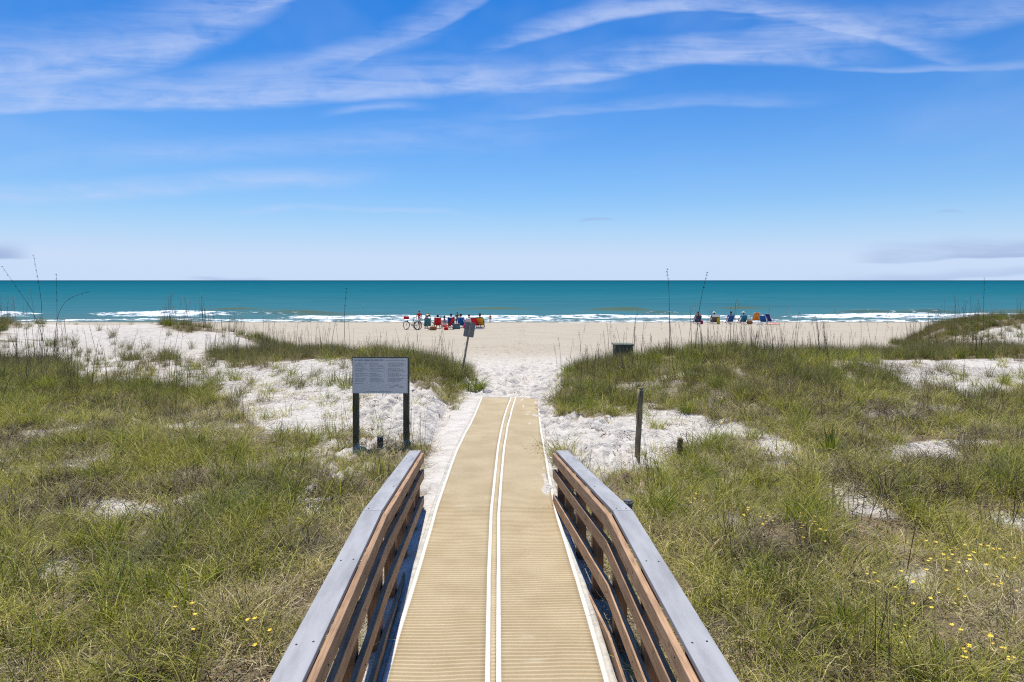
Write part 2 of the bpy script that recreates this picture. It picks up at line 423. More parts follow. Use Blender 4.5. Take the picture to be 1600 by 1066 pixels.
# footprints and scuffs in the loose sand of the path and the beach
def dent(cx, cy, rx, ry, ang, dep):
    i0, i1 = np.searchsorted(xs, [cx - .5, cx + .5]); j0, j1 = np.searchsorted(ys, [cy - .5, cy + .5])
    if i1 <= i0 or j1 <= j0: return
    X = GX[j0:j1, i0:i1] - cx; Y = GY[j0:j1, i0:i1] - cy
    a = X * math.cos(ang) + Y * math.sin(ang); b = -X * math.sin(ang) + Y * math.cos(ang)
    q = (a / rx) ** 2 + (b / ry) ** 2
    GZ[j0:j1, i0:i1] += -dep * np.exp(-q ** 1.3) + dep * .45 * np.exp(-((np.sqrt(q) - 1.55) / .42) ** 2)
for _ in range(5200):
    y = 8.5 + 30 * random.random() ** 1.25
    hw = np.interp(y, [8.5, 12, 16, 20, 28, 38], [2.2, 2.6, 2.0, 2.2, 5.5, 9])
    cx = lat_x(min(y, 16)) + random.uniform(-1, 1) * hw * (1 if y > 17 else 1.0)
    if y < 16.5 and abs(cx - lat_x(y)) < .86: continue
    if abs(cx) > 6: continue
    dent(cx, y, random.uniform(.07, .12), random.uniform(.12, .17), random.uniform(-.9, .9), random.uniform(.025, .065))
for k in range(7):                                        # trodden trails down to the water
    cx = random.uniform(-.3, 1.6); sl = random.uniform(-.01, .03)
    for y in np.arange(17, 60, .36):
        dent(cx + sl * (y - 17) + random.choice((-.1, .1)) + .1 * math.sin(y * .3 + k), y, .09, .16, random.uniform(-.3, .3), .035)
ny, nx = GX.shape
idx = np.arange(ny * nx).reshape(ny, nx)
quads = np.stack([idx[:-1, :-1], idx[:-1, 1:], idx[1:, 1:], idx[1:, :-1]], -1).reshape(-1, 4)
gm = np_mesh('sand_ground', np.stack([GX, GY, GZ], -1).reshape(-1, 3), quads, smooth=True)
latg = np.abs(GX - lat_x(GY))
tanz = sstep(GY, 22, 34) * (1 - .75 * sstep(GZ + .3, .1, .5))
wet = sstep(GY + (fbm(GX, GY, 9, 21) - .5) * 5, 69.5, 73.5)
# ---- where plants grow: outlines read off the photograph, carried onto the ground
def in_poly(u, v, poly):
    ins = np.zeros(u.shape, bool); n = len(poly)
    for i in range(n):
        x0, y0 = poly[i]; x1, y1 = poly[i - 1]
        c = ((y0 > v) != (y1 > v)) & (u < (x1 - x0) * (v - y0) / (y1 - y0 + 1e-9) + x0)
        ins ^= c
    return ins
BARE = [([(560,640),(636,600),(680,618),(722,648),(748,645),(758,612),(740,560),(700,500),(880,500),(893,560),(866,632),(880,655),(960,655),(1000,642),(1060,640),(1135,655),(1120,690),(1050,712),(985,738),(935,765),(870,700),(660,700),(640,690),(560,672)], .02),
        ([(372,640),(425,600),(556,556),(640,610),(640,680),(560,672),(450,676),(390,662)], .14),
        ([(-200,532),(100,532),(300,547),(330,560),(380,568),(540,560),(556,560),(425,602),(372,640),(330,612),(270,602),(130,602),(90,562),(-200,548)], .13),
        ([(20,506),(250,500),(252,514),(300,518),(360,522),(425,546),(300,552),(100,534),(-10,528)], .03),
        ([(85,786),(262,778),(252,812),(110,818)], .12), ([(75,878),(135,878),(132,905),(60,905)], .2),
        ([(1372,564),(1900,562),(1900,612),(1600,612),(1530,622),(1440,608),(1385,592)], .07),
        ([(1285,562),(1375,562),(1385,592),(1330,592)], .3),
        ([(1405,702),(1480,688),(1565,694),(1490,718),(1408,718)], .1),
        ([(1465,538),(1540,514),(1600,506),(1900,500),(1900,548),(1500,548)], .16),
        ([(1170,560),(1140,590),(1160,585)], .3), ([(1175,720),(1230,712),(1215,735)], .3)]
def density(x, y):
    x = np.asarray(x, dtype=float); y = np.asarray(y, dtype=float)
    yy = np.maximum(y, 2.0)
    z = ground(x, y)
    u, v = P(x, yy, z)
    wu = (fbm(x, y, .8, 31, 3) - .5) * 40 * np.clip(12 / yy, .4, 1.2); wv = (fbm(x, y, .8, 35, 3) - .5) * 26 * np.clip(12 / yy, .35, 1.2)
    d = np.ones_like(x)
    for poly, val in BARE: d = np.where(in_poly(u + wu, v + wv, poly), np.minimum(d, val), d)
    lim = np.interp(x, [-30, -20, -13, -9, -4, -1.3, -.7, -.5, .8, 1.0, 3, 8, 13, 17.5, 21.5, 30], [42, 38.5, 33, 31.5, 25, 20.5, 17.6, 12, 12, 20, 22.5, 24, 24.5, 28, 39, 42])
    d = d * (1 - sstep(y + (fbm(x, y, 1.2, 41) - .5) * 3, lim - .8, lim + .3))
    lat = x - lat_x(y)
    hwk = np.interp(y, [9, 14], [1.0, .62]); walk = (1 - sstep(np.abs(lat), hwk, hwk + .22)) * (1 - sstep(y, 17.5, 19))
    gap = .3 + .7 * sstep(fbm(x, y, .75, 61, 3), .24, .40)
    return np.clip(d * (1 - walk) * np.where(y < 17, gap, 1), 0, 1)
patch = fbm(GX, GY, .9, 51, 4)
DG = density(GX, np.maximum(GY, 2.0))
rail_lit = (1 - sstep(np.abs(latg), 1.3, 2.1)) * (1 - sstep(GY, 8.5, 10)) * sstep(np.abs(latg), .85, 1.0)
litter = np.clip(sstep(DG, .2, .8) * (.72 + .4 * sstep(patch, .35, .55)) + rail_lit * .8, 0, 1)  # covers nearly all ground under grass: dead thatch plus painted-in shade
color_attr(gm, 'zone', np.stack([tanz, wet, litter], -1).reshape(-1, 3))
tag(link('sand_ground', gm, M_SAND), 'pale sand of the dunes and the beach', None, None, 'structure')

# ------------------------------------------------------------------ sea
SEA = -2.0
sy = np.concatenate([np.arange(68, 112, .22), np.arange(112, 190, .9)])
p = 190.0; ext = []
while p < 42000: p *= 1.09; ext.append(p)
sy = np.concatenate([sy, ext])
sx0 = np.arange(-95, 95.01, .5); g2 = []
p = 95.0
while p < 60000: p *= 1.16; g2.append(p)
sx = np.concatenate([-np.array(g2)[::-1], sx0, np.array(g2)])
SX, SY = np.meshgrid(sx, sy)
near = (np.abs(SX) < 96) & (SY < 190)
SZ = np.full(SX.shape, SEA); foam = np.zeros(SX.shape); shoal = np.zeros(SX.shape)
def crest(x0, x1, y, amp, wid, foamy, soft=6.0, curl=1.0):
    global SZ, foam, shoal
    yc = y + (fbm(SX, SX * 0 + y, 18, int(y) % 60, 3) - .5) * 6 * curl
    env = sstep(SX, x0 - soft, x0 + soft) * (1 - sstep(SX, x1 - soft, x1 + soft))
    e2 = env * (.7 + .6 * (vnoise(SX, SY * 0 + y, 4, int(y) % 50) - .2))
    t = SY - yc
    prof = np.where(t < 0, np.exp(-(t / (wid * .55)) ** 2), np.exp(-(t / (wid * 1.5)) ** 2))
    SZ = SZ + amp * e2 * prof * near
    fo = np.where(t < 0, np.exp(-(t / (wid * 2.6)) ** 2), np.exp(-(t / (wid * .7)) ** 2))
    foam = np.maximum(foam, foamy * env * fo * near)
    shoal = np.maximum(shoal, (1 - foamy) * env * np.exp(-((t + wid * .2) / (wid * 1.3)) ** 2) * near)
crest(-54, -36, 90, .60, 1.6, 1.0); crest(-78, -61, 88, .55, 1.5, 1.0); crest(-100, -84, 90, .5, 1.4, .9)
crest(-33, -22, 92, .55, 1.7, .1); crest(-36, -29, 91, .5, 1.6, .6)
crest(-28, 6, 83, .34, 1.3, .95, 4, .7); crest(4, 30, 84.5, .38, 1.3, 1.0, 4, .8); crest(34, 62, 85, .40, 1.4, 1.0, 4, .8); crest(60, 100, 84, .36, 1.3, .95, 5, .8)
crest(-95, 95, 78.5, .12, 1.0, .8, 6, 1.2); crest(-60, 20, 75.8, .05, .7, .75, 6, 1.0); crest(-10, 95, 75.6, .05, .7, .7, 6, 1.0)
crest(12, 21, 104, .55, 2.0, .05, 3); crest(46, 63, 97, .55, 1.8, .45, 4); crest(18, 24, 96, .4, 1.5, .5, 2); crest(-8, 2, 108, .4, 2.0, .0, 5); crest(70, 90, 99, .5, 1.8, .2)
crest(-48, -40, 108, .35, 2.0, .0, 4); crest(34, 41, 112, .35, 2.0, .0, 4)
SZ = SZ + near * ((fbm(SX, SY * 2.2, 5, 61, 3) - .5) * .16 + (fbm(SX, SY * 3, 16, 67, 2) - .5) * .22) * sstep(SY, 76, 90)
ny2, nx2 = SX.shape; id2 = np.arange(ny2 * nx2).reshape(ny2, nx2)
q2 = np.stack([id2[:-1, :-1], id2[:-1, 1:], id2[1:, 1:], id2[1:, :-1]], -1).reshape(-1, 4)
sm = np_mesh('sea_water', np.stack([SX, SY, SZ], -1).reshape(-1, 3), q2, smooth=True)
shallow = np.exp(-np.maximum(SY - 76, 0) / 9.0)
color_attr(sm, 'sea', np.stack([foam, shoal, shallow], -1).reshape(-1, 3))
def sea_material():
    m, t, b = mat('sea')
    g = t.new('ShaderNodeNewGeometry').outputs['Position']
    a = t.new('ShaderNodeAttribute'); a.attribute_name = 'sea'
    s3 = t.new('ShaderNodeSeparateColor'); t.put(s3.inputs[0], a.outputs['Color'])
    sp = t.new('ShaderNodeSeparateXYZ'); t.put(sp.inputs[0], g)
    lg = t.m('LOGARITHM', t.m('MAXIMUM', sp.outputs[1], 60.0), 10.0)
    depth = t.ramp(t.m('DIVIDE', t.m('SUBTRACT', lg, 1.85), 2.0), [(0, (.055, .150, .180)), (.12, (.030, .128, .165)), (.3, (.008, .108, .148)), (.62, (.001, .082, .125)), (1, (.0, .056, .095))])
    chop = t.noise(t.vmul(g, (.12, .55, 1)), .55, 6, .62)
    band = t.noise(t.vmul(g, (.012, .06, 1)), .8, 4, .6)
    col = t.mix(t.ss(chop, .38, .66, 0, .55), depth, t.mix(.25, depth, (.08, .24, .29, 1)))
    col = t.mix(t.ss(band, .45, .7, 0, .35), col, t.mix(.55, depth, (.02, .07, .10, 1)))
    col = t.mix(t.m('MULTIPLY', s3.outputs[1], .75), col, (.085, .115, .065, 1))
    col = t.mix(t.m('MULTIPLY', s3.outputs[2], .45), col, (.12, .15, .13, 1))
    fn = t.noise(t.vmul(g, (.55, 1.5, 1)), 1.3, 7, .68, .4)
    fm = t.ss(t.m('ADD', t.m('MULTIPLY', s3.outputs[0], .8), t.m('MULTIPLY', t.m('SUBTRACT', fn, .5), 2.6)), .48, .84)
    fm = t.m('MULTIPLY', fm, t.ss(s3.outputs[0], .04, .25))
    col = t.mix(fm, col, (.84, .87, .88, 1))
    t.put(b.inputs['Base Color'], col)
    t.put(b.inputs['Roughness'], t.m('ADD', t.m('MULTIPLY', fm, .5), .34))
    b.inputs['Specular IOR Level'].default_value = .0
    bp = t.new('ShaderNodeBump'); bp.inputs['Strength'].default_value = .8; bp.inputs['Distance'].default_value = .35
    t.put(bp.inputs['Height'], t.m('ADD', chop, t.m('MULTIPLY', fn, .25))); t.put(b.inputs['Normal'], bp.outputs[0])
    return m
tag(link('sea_water', sm, sea_material()), 'teal sea with white breakers running up the beach', None, None, 'structure')

# ------------------------------------------------------------------ handrails of the ramp
ORG_FAR = 8.35; KINK = 4.9; NEAR = 1.2
def cap_top(d): return .95 - max(0.0, d - KINK) * .1246
def rail_x(base, d): return lat_x(d) + base - max(0.0, d - KINK) * (.019 if base < 0 else .02)
def beam(name, m, parent, d0, d1, lat0, lat1, top, h, bev=.005, wob=0.0):
    # a straight board between two stations; lat0..lat1 across, top = offset of its top under the cap line
    a = Vector((rail_x((lat0 + lat1) / 2, d0), d0, cap_top(d0) - top)); b = Vector((rail_x((lat0 + lat1) / 2, d1), d1, cap_top(d1) - top))
    L = (b - a).length; wd = abs(lat1 - lat0)
    bm = bmesh.new(); bm_box(bm, 0, L, -wd / 2, wd / 2, -h, 0, bev)
    o = link(name, bm_to(name, bm), m, parent)
    ex = (b - a).normalized(); ey = Vector((0, 0, 1)).cross(ex).normalized(); ez = ex.cross(ey)
    Mx = Matrix((ex, ey, ez)).transposed().to_4x4(); Mx.translation = a + Vector((0, 0, wob)); o.matrix_local = Mx
    return o
screw_bm = bmesh.new(); bmesh.ops.create_cone(screw_bm, cap_ends=True, segments=8, radius1=.0055, radius2=.0048, depth=.003)
SCREW = bm_to('screw', screw_bm); SCREW.materials.append(M_SCREW)
POSTS = [1.3, 2.2, 3.1, 4.02, 4.95, 5.85, 6.75, 7.6, 8.28]
for side, cap, brd, lab in ((-1, (-.905, -.768), (-.766, -.728), 'brown timber handrail with grey cap board, on the signboard side of the ramp'),
                            (1, (.888, 1.032), (.848, .886), 'brown timber handrail with grey cap board, on the leaning post side of the ramp')):
    root = tag(empty('handrail', (0, 0, 0)), lab, 'railing', 'handrails flanking the mat')
    for d0, d1 in ((NEAR, KINK), (KINK + .004, ORG_FAR)):
        beam('cap_board', M_CAP, root, d0, d1, cap[0], cap[1], 0, .032, .006)
        for k, (top, h) in enumerate(((.030, .105), (.230, .108), (.545, .115), (.875, .10))):
            if k == 3 and d0 > KINK: d1 = 6.9
            jit = random.uniform(-.006, .006)
            beam('rail_board', M_RAIL, root, d0 + random.uniform(0, .004), d1 + random.uniform(.005, .03), brd[0] - jit * .3, brd[1] - jit * .3, top + jit, h, .006)
    for d in POSTS:
        x = rail_x(sum(cap) / 2 - side * .012, d)
        z1 = cap_top(d) - .034 - .012
        o = box_obj('post', -.047, .047, -.047, .047, 0, z1 + .55, M_POSTW, root, .005)
        o.location = (x, d, -.55)
        for q in (-.035, .035):
            s = link('screw', SCREW, None, root); s.location = (rail_x(sum(cap) / 2, d) + q, d + random.uniform(-.02, .02), cap_top(d) + .0012 if d < KINK else cap_top(d) + .0014)
        for (top, h) in ((.030, .105), (.230, .108), (.545, .115)):
            s = link('screw', SCREW, None, root); s.rotation_euler = (0, R(90), 0)
            s.location = (rail_x(brd[1] if side < 0 else brd[0], d) - side * .003, d + random.uniform(-.015, .015), cap_top(d) - top - h / 2 + random.uniform(-.015, .015))

# ------------------------------------------------------------------ roll-out mats
def mat_material():
    m, t, b = mat('woven_mat')
    g = objco(t)
    n = t.noise(g, 2.2, 5, .6); f = t.noise(g, 90, 3, .7); st = t.noise(t.vmul(g, (2, 14, 1)), 2.0, 4, .6)
    col = t.mix(t.ss(n, .3, .7), (.47, .375, .225, 1), (.55, .455, .29, 1))
    col = t.mix(t.ss(f, .3, .7, 0, .35), col, (.37, .29, .17, 1))
    col = t.mix(t.ss(st, .60, .75, 0, .4), col, (.66, .60, .48, 1))
    t.put(b.inputs['Base Color'], col); b.inputs['Roughness'].default_value = .85; b.inputs['Specular IOR Level'].default_value = .2
    return m
M_MAT = mat_material()
M_EDGE = plain('white_webbing', (.72, .66, .57), .8, .1, 14)
M_HEM = plain('grey_hem', (.42, .40, .35), .85, .2, 10)
def dz_of(u, v):
    # distance at which the sight line through (u, v) meets the mat's surface
    d = 8.0
    for _ in range(40): d = (CZ - float(mat_z(d))) * F / (v - HOR)
    return d
def track(pts):
    a = np.array([(dz_of(u, v), (u - CX) / F * dz_of(u, v)) for u, v in pts]); a = a[a[:, 0].argsort()]
    d, x = a[:, 0], a[:, 1]
    d = np.concatenate([[1.2], d]); x = np.concatenate([[x[0] + AX * (1.2 - d[1])], x])
    def fn(t):
        return np.interp(t, d, x)
    return fn
T_LEFT = track([(597,1066),(622,980),(655,880),(678,800),(697,745),(712,706),(724,680),(738,655),(752,622)])
T_MIDL = track([(766,1066),(767,900),(770,800),(776,740),(780,700),(786,665),(793,640),(800,622)])
T_MIDR = track([(775,1066),(776,900),(777,800),(782,740),(786,700),(792,665),(799,640),(805,622)])
T_RIGHT = track([(952,1066),(921,960),(893,870),(871,800),(860,745),(853,706),(847,675),(844,650),(843,622)])
END = dz_of(800, 622)
def mat_strip(name, fl, fr, label, hem_side, seed):
    root = tag(empty(name, (0, 0, 0)), label, 'mat', 'beach access mats laid side by side')
    pitch = .046; n = int((END - 1.3) / pitch); per = 6
    d = np.linspace(1.3, 1.3 + n * pitch, n * per + 1)
    d = d * (END - .0) / d[-1] if d[-1] > END else d
    rr = np.cos(np.arange(len(d)) * 2 * np.pi / per)
    left = fl(d); right = fr(d); bw = .036
    # smoothed edges keep the slightly wavering line of a mat laid by hand
    k = np.ones(41) / 41; sm_ = lambda a: np.convolve(np.pad(a, 20, 'edge'), k, 'valid')
    left, right = sm_(left), sm_(right)
    def sheet(nm, t0, t1, lift, amp, m, par, nseg, thick=.012):
        s = np.linspace(0, 1, nseg + 1)
        X = (t0[:, None] * (1 - s) + t1[:, None] * s)
        D = np.repeat(d[:, None], nseg + 1, 1) + (fbm(X, np.repeat(d[:, None], nseg + 1, 1), 1.1, seed, 2) - .5) * .07
        Z = mat_z(D) + .006 + lift + amp * rr[:, None] + (fbm(X, D, .9, seed + 5, 3) - .5) * .035
        top = np.stack([X, D, Z], -1); bot = top.copy(); bot[..., 2] -= thick
        ny_, nx_ = X.shape; i = np.arange(ny_ * nx_).reshape(ny_, nx_)
        qt = np.stack([i[:-1, :-1], i[:-1, 1:], i[1:, 1:], i[1:, :-1]], -1).reshape(-1, 4)
        o_ = ny_ * nx_
        sl = np.stack([i[:-1, 0], i[1:, 0], i[1:, 0] + o_, i[:-1, 0] + o_], -1); sr = np.stack([i[1:, -1], i[:-1, -1], i[:-1, -1] + o_, i[1:, -1] + o_], -1)
        se = np.stack([i[-1, 1:], i[-1, :-1], i[-1, :-1] + o_, i[-1, 1:] + o_], -1)
        me = np_mesh(nm, np.concatenate([top.reshape(-1, 3), bot.reshape(-1, 3)]), np.concatenate([qt, sl, sr, se]), smooth=False)
        return link(nm, me, m, par)
    sheet('mat_field', left + bw, right - bw, 0, .0095, M_MAT, root, 14)
    sheet('edge_band', left, left + bw - .001, .005, .003, M_EDGE, root, 2)
    sheet('edge_band', right - bw + .001, right, .005, .003, M_EDGE, root, 2)
    if hem_side < 0: sheet('seam_flap', right + .001, T_MIDR(d) - .004, -.006, .006, M_MAT, root, 2)
    if hem_side < 0: sheet('hem', left - .05, left - .002, -.012, .001, M_HEM, root, 2)
    else: sheet('hem', right + .002, right + .05, -.012, .001, M_HEM, root, 2)
mat_strip('beach_mat', T_LEFT, T_MIDL, 'ribbed tan roll-out mat with white edges, signboard side of the path', -1, 71)
mat_strip('beach_mat', T_MIDR, T_RIGHT, 'ribbed tan roll-out mat with white edges, leaning post side of the path', 1, 83)

def gz(x, y): return float(ground(np.array([x]), np.array([y]))[0])
# ------------------------------------------------------------------ notice board
M_BOARD = plain('sign_panel', (.72, .71, .68), .4, .05, 3, 0, 0, .5)
M_BACK = plain('sign_backing', (.05, .055, .05), .7, .2, 6)
M_PRINT = plain('sign_print', (.34, .36, .37), .6, .05, 6)
M_TRIM = plain('sign_trim', (.42, .46, .50), .4, .05, 6)
D_S = 11.2; xl = W(555, 0, D_S)[0]; xr = W(634, 0, D_S)[0]
sg = tag(empty('notice_board', ((xl + xr) / 2, D_S, gz((xl + xr) / 2, D_S))), 'grey blue notice board with three columns of small print on two dark posts', 'sign')
gz0 = sg.location.z; hw = (xr - xl) / 2
zt = W(0, 558, D_S)[2] - gz0; zb = W(0, 615, D_S)[2] - gz0
for s in (-1, 1):
    o = box_obj('post', -.047, .047, -.047, .047, -.4, zt - .01, M_SIGNPOST, sg, .006); o.location = (s * hw, .065, gz(sg.location.x + s * hw, D_S) * 0)
bk = box_obj('backing', -hw - .047, hw + .047, .003, .016, zb, zt, M_BACK, sg, .002)
pn = box_obj('panel', -hw - .040, hw + .034, -.006, .002, zb + .004, zt - .018, M_BOARD, sg, .001)
x0, x1, y0, y1 = -hw - .040, hw + .034, zb + .004, zt - .018
def print_rows(name, rows):
    v = []; f = []
    for (ax, ay, aw, ah) in rows:
        i = len(v); v += [(ax, -.0078, ay), (ax + aw, -.0078, ay), (ax + aw, -.0078, ay + ah), (ax, -.0078, ay + ah)]; f.append((i, i + 1, i + 2, i + 3))
    return tag(link(name, mesh(name, v, f), M_PRINT, pn), kind='stuff')
PWs, PHs = x1 - x0, y1 - y0
rows = []
def words(ax, ay, width, h, wl, gap):
    x = ax
    while x < ax + width:
        ww = min(wl * random.uniform(.4, 1.5), ax + width - x)
        if ww > h * .5: rows.append((x, ay, ww, h))
        x += ww + gap
words(x0 + .03 * PWs, y1 - .075 * PHs, .52 * PWs, .034 * PHs, .07, .012); head = print_rows('heading', rows); rows = []
words(x0 + .60 * PWs, y1 - .070 * PHs, .36 * PWs, .014 * PHs, .03, .007); print_rows('subheading', rows); rows = []
for cx, cw, ln in ((.04, .24, 21), (.31, .26, 19), (.64, .32, 20)):
    for k in range(ln):
        if k % 5 == 4: continue
        words(x0 + cx * PWs, y1 - (.15 + .029 * k) * PHs, cw * PWs * random.uniform(.55, 1.0), .0085 * PHs * (1.5 if k % 5 == 0 else 1), .022, .006)
print_rows('text_columns', rows); rows = []
words(x0 + .22 * PWs, y1 - .955 * PHs, .5 * PWs, .012 * PHs, .03, .006); print_rows('footer', rows); rows = []
for q in range(16):
    a = q / 15.0; rows.append((x0 + (.66 + .24 * a) * PWs, y1 - (.80 + .035 * math.sin(a * 9.0) + .02 * (q % 2)) * PHs, .018 * PWs, .02 * PHs))
print_rows('emblem', rows); rows = []
for nm, a in (('trim', (x0, x1, -.0095, -.0065, y1 - .006, y1)), ('trim', (x0, x1, -.0095, -.0065, y0, y0 + .006)), ('trim', (x0, x0 + .006, -.0092, -.0065, y0 + .006, y1 - .006)), ('trim', (x1 - .006, x1, -.0092, -.0065, y0 + .006, y1 - .006))):
    box_obj(nm, *a, M_TRIM, pn, 0)

# ------------------------------------------------------------------ posts and small signs
def round_post(name, m, foot, head_, rad, label, group=None, chip=True):
    foot = Vector(foot); head_ = Vector(head_)
    root = tag(empty(name, foot), label, 'post', group)
    n = 9; pts = [(head_ - foot) * (i / n) + Vector((math.sin(i * 1.7) * rad * .06, math.cos(i * 2.1) * rad * .06, 0)) for i in range(n + 1)]
    pts[0] = pts[0] - (head_ - foot).normalized() * .3
    bm = bmesh.new(); bm_tube(bm, pts, [rad * (1 + .05 * math.sin(i * 2.3)) for i in range(n + 1)], 12)
    for v_ in bm.verts:
        if (v_.co - (head_ - foot)).length < rad * 1.6: v_.co.z += random.uniform(-.012, .012)
    bmesh.ops.recalc_face_normals(bm, faces=bm.faces)
    link('shaft', bm_to('shaft', bm, True), m, root)
    bm = bmesh.new(); bmesh.ops.create_cone(bm, cap_ends=True, segments=12, radius1=rad * .96, radius2=rad * .8, depth=.02)
    o = link('end_grain', bm_to('end_grain', bm), m, root); o.location = (head_ - foot) + Vector((0, 0, .008))
    return root
f_ = W(995, 728, 10.1); h_ = W(1001, 608, 10.1)
round_post('timber_post', M_OLDPOST, (f_[0], f_[1], gz(f_[0], f_[1])), h_, .043, 'tall weathered wooden post leaning in the sand beyond the handrail')
f_ = W(1062, 720, 10.4); round_post('timber_post', M_OLDPOST, (f_[0], f_[1], gz(f_[0], f_[1])), (f_[0] + .005, f_[1], gz(f_[0], f_[1]) + .30), .043, 'short wooden stump post in the grass right of the tall leaning post')
f_ = W(594, 702, 11.05); round_post('timber_post', M_BACK, (f_[0], f_[1], gz(f_[0], f_[1])), (f_[0], f_[1], gz(f_[0], f_[1]) + .17), .052, 'short black stump between the legs of the notice board')
f_ = W(981, 0, 7.25); round_post('timber_post', M_GREYPOST, (f_[0], 7.25, gz(f_[0], 7.25)), (f_[0], 7.25, W(0, 784, 7.25)[2]), .05, 'grey weathered stump close behind the grey cap board of the handrail')
f_ = W(729, 0, 18.6); round_post('timber_post', M_SIGNPOST, (f_[0], 18.6, gz(f_[0], 18.6)), (f_[0], 18.6, W(0, 579, 18.6)[2]), .058, 'dark green stub post at the foot of the small metal sign')
M_ALU = plain('dull_aluminium', (.17, .18, .20), .5, .12, 9, .4)
M_POLE = plain('cream_pole', (.40, .36, .27), .6, .25, 7)
a = Vector(W(721, 596, 18.7)); b_ = Vector(W(735.5, 504, 18.7)); a.z = gz(a.x, a.y)
ps = tag(empty('pole_sign', a), 'small metal sign seen from behind on a leaning cream pole', 'sign')
dirn = (b_ - a).normalized()
bm = bmesh.new()
bm_box(bm, -.022, .022, -.004, .004, -.3, (b_ - a).length, 0); bm_box(bm, -.026, -.022, -.02, .004, -.3, (b_ - a).length, 0); bm_box(bm, .022, .026, -.02, .004, -.3, (b_ - a).length, 0)
ey_ = Vector((0, 1, 0)); ex_ = ey_.cross(dirn).normalized(); ey_ = dirn.cross(ex_)
rot = Matrix((ex_, ey_, dirn)).transposed().to_4x4()
po = link('pole', bm_to('pole', bm), M_POLE, ps); po.matrix_local = rot
bm = bmesh.new(); vs = []
hwp, hhp, rc = .145, .205, .03
for cx, cy, a0 in ((hwp - rc, hhp - rc, 0), (-hwp + rc, hhp - rc, 90), (-hwp + rc, -hhp + rc, 180), (hwp - rc, -hhp + rc, 270)):
    for k in range(5): an = R(a0 + k * 22.5); vs.append(bm.verts.new((cx + rc * math.cos(an), 0, cy + rc * math.sin(an))))
fc = bm.faces.new(vs); ex = bmesh.ops.extrude_face_region(bm, geom=[fc])
for q in ex['geom']:
    if isinstance(q, bmesh.types.BMVert): q.co.y += .003
bmesh.ops.recalc_face_normals(bm, faces=bm.faces)
pp = link('plate', bm_to('plate', bm), M_ALU, ps); pp.matrix_local = rot @ Matrix.Translation((0, .012, (b_ - a).length - .20)) @ Matrix.Rotation(R(14), 4, 'Z')
for q in (-.13, .13):
    s = link('bolt', SCREW, None, pp); s.scale = (2, 2, 2); s.rotation_euler = (R(90), 0, 0); s.location = (0, -.022, q)
# bin on the dune
M_BIN = plain('olive_bin', (.115, .125, .085), .65, .15, 5)
bx, by = W(973, 0, 20.6)[0], 20.6; zt = W(0, 553, by)[2]; zg = gz(bx, by)
bn = tag(empty('litter_bin', (bx, by, zg)), 'olive grey box half hidden by the grass on the dune beyond the leaning post', 'bin')
h = max(.55, zt - zg)
box_obj('body', -.27, .27, -.25, .25, -.1, h - .05, M_BIN, bn, .02)
box_obj('lid', -.295, .295, -.275, .275, h - .047, h, M_BIN, bn, .012)
for k in range(5): box_obj('slat', -.25 + k * .105, -.17 + k * .105, -.262, -.252, .02, h - .09, M_BIN, bn, .003)
# ------------------------------------------------------------------ vegetation
def blades(n, rad, L, width, lean, curl, seg=4, r=None, outward=.6, base_f=(0, .5), tipw=.12, kink=0.0):
    r = r or rng
    rr = rad * np.sqrt(r.random(n)); th = r.random(n) * 2 * np.pi
    p = np.stack([rr * np.cos(th), rr * np.sin(th), np.full(n, -.02)], -1)
    phi = np.where(r.random(n) < outward, th + r.normal(0, .7, n), r.random(n) * 2 * np.pi)
    ln = r.uniform(L[0], L[1], n); a0 = r.uniform(lean[0], lean[1], n); cu = r.uniform(curl[0], curl[1], n)
    tw = r.normal(0, .6, n)
    P_ = [p]; t = np.arange(1, seg + 1) / seg
    dphi = r.normal(0, kink, n)
    for k in range(seg):
        a = a0 + cu * (k + .5) / seg; ph = phi + dphi * k / seg
        p = p + np.stack([np.sin(a) * np.cos(ph), np.sin(a) * np.sin(ph), np.cos(a)], -1) * (ln / seg)[:, None]
        P_.append(p)
    P_ = np.stack(P_, 1)                                       # n, seg+1, 3
    side = np.stack([np.cos(phi + np.pi / 2 + tw), np.sin(phi + np.pi / 2 + tw), np.sin(tw) * .35], -1)
    wv = width * r.uniform(.65, 1.35, n)
    tt = np.arange(seg) / seg
    ww = wv[:, None] * (1 - (1 - tipw) * tt ** 1.3)[None] * .5
    lo = P_[:, :seg] - side[:, None] * ww[..., None]; hi = P_[:, :seg] + side[:, None] * ww[..., None]
    V = np.concatenate([np.stack([lo, hi], 2).reshape(n, seg * 2, 3), P_[:, -1:]], 1)
    nv = seg * 2 + 1; b = (np.arange(n) * nv)[:, None]
    q = np.array([[2 * k, 2 * k + 1, 2 * k + 3, 2 * k + 2] for k in range(seg - 1)])
    Q = (b[:, :, None] + q[None]).reshape(-1, 4) if seg > 1 else np.zeros((0, 4), int)
    T = b + np.array([[2 * seg - 2, 2 * seg - 1, 2 * seg]])
    f = r.uniform(base_f[0], base_f[1], n); val = r.random(n)
    hh = np.concatenate([np.repeat(tt, 2), [1.0]])
    A = np.stack([np.repeat(f, nv), np.tile(hh, n), np.repeat(val, nv)], -1)
    return V.reshape(-1, 3), Q, T, A
def merge(parts):
    V = []; Q = []; T = []; A = []; o = 0
    for v, q, t, a in parts:
        V.append(v); Q.append(q + o); T.append(t + o); A.append(a); o += len(v)
    return np.concatenate(V), np.concatenate(Q), np.concatenate(T), np.concatenate(A)
def tuft_mesh(name, parts, m):
    v, q, t, a = merge(parts)
    me = np_mesh(name, v, q, t); color_attr(me, 'blade', a); me.materials.append(m)
    return me
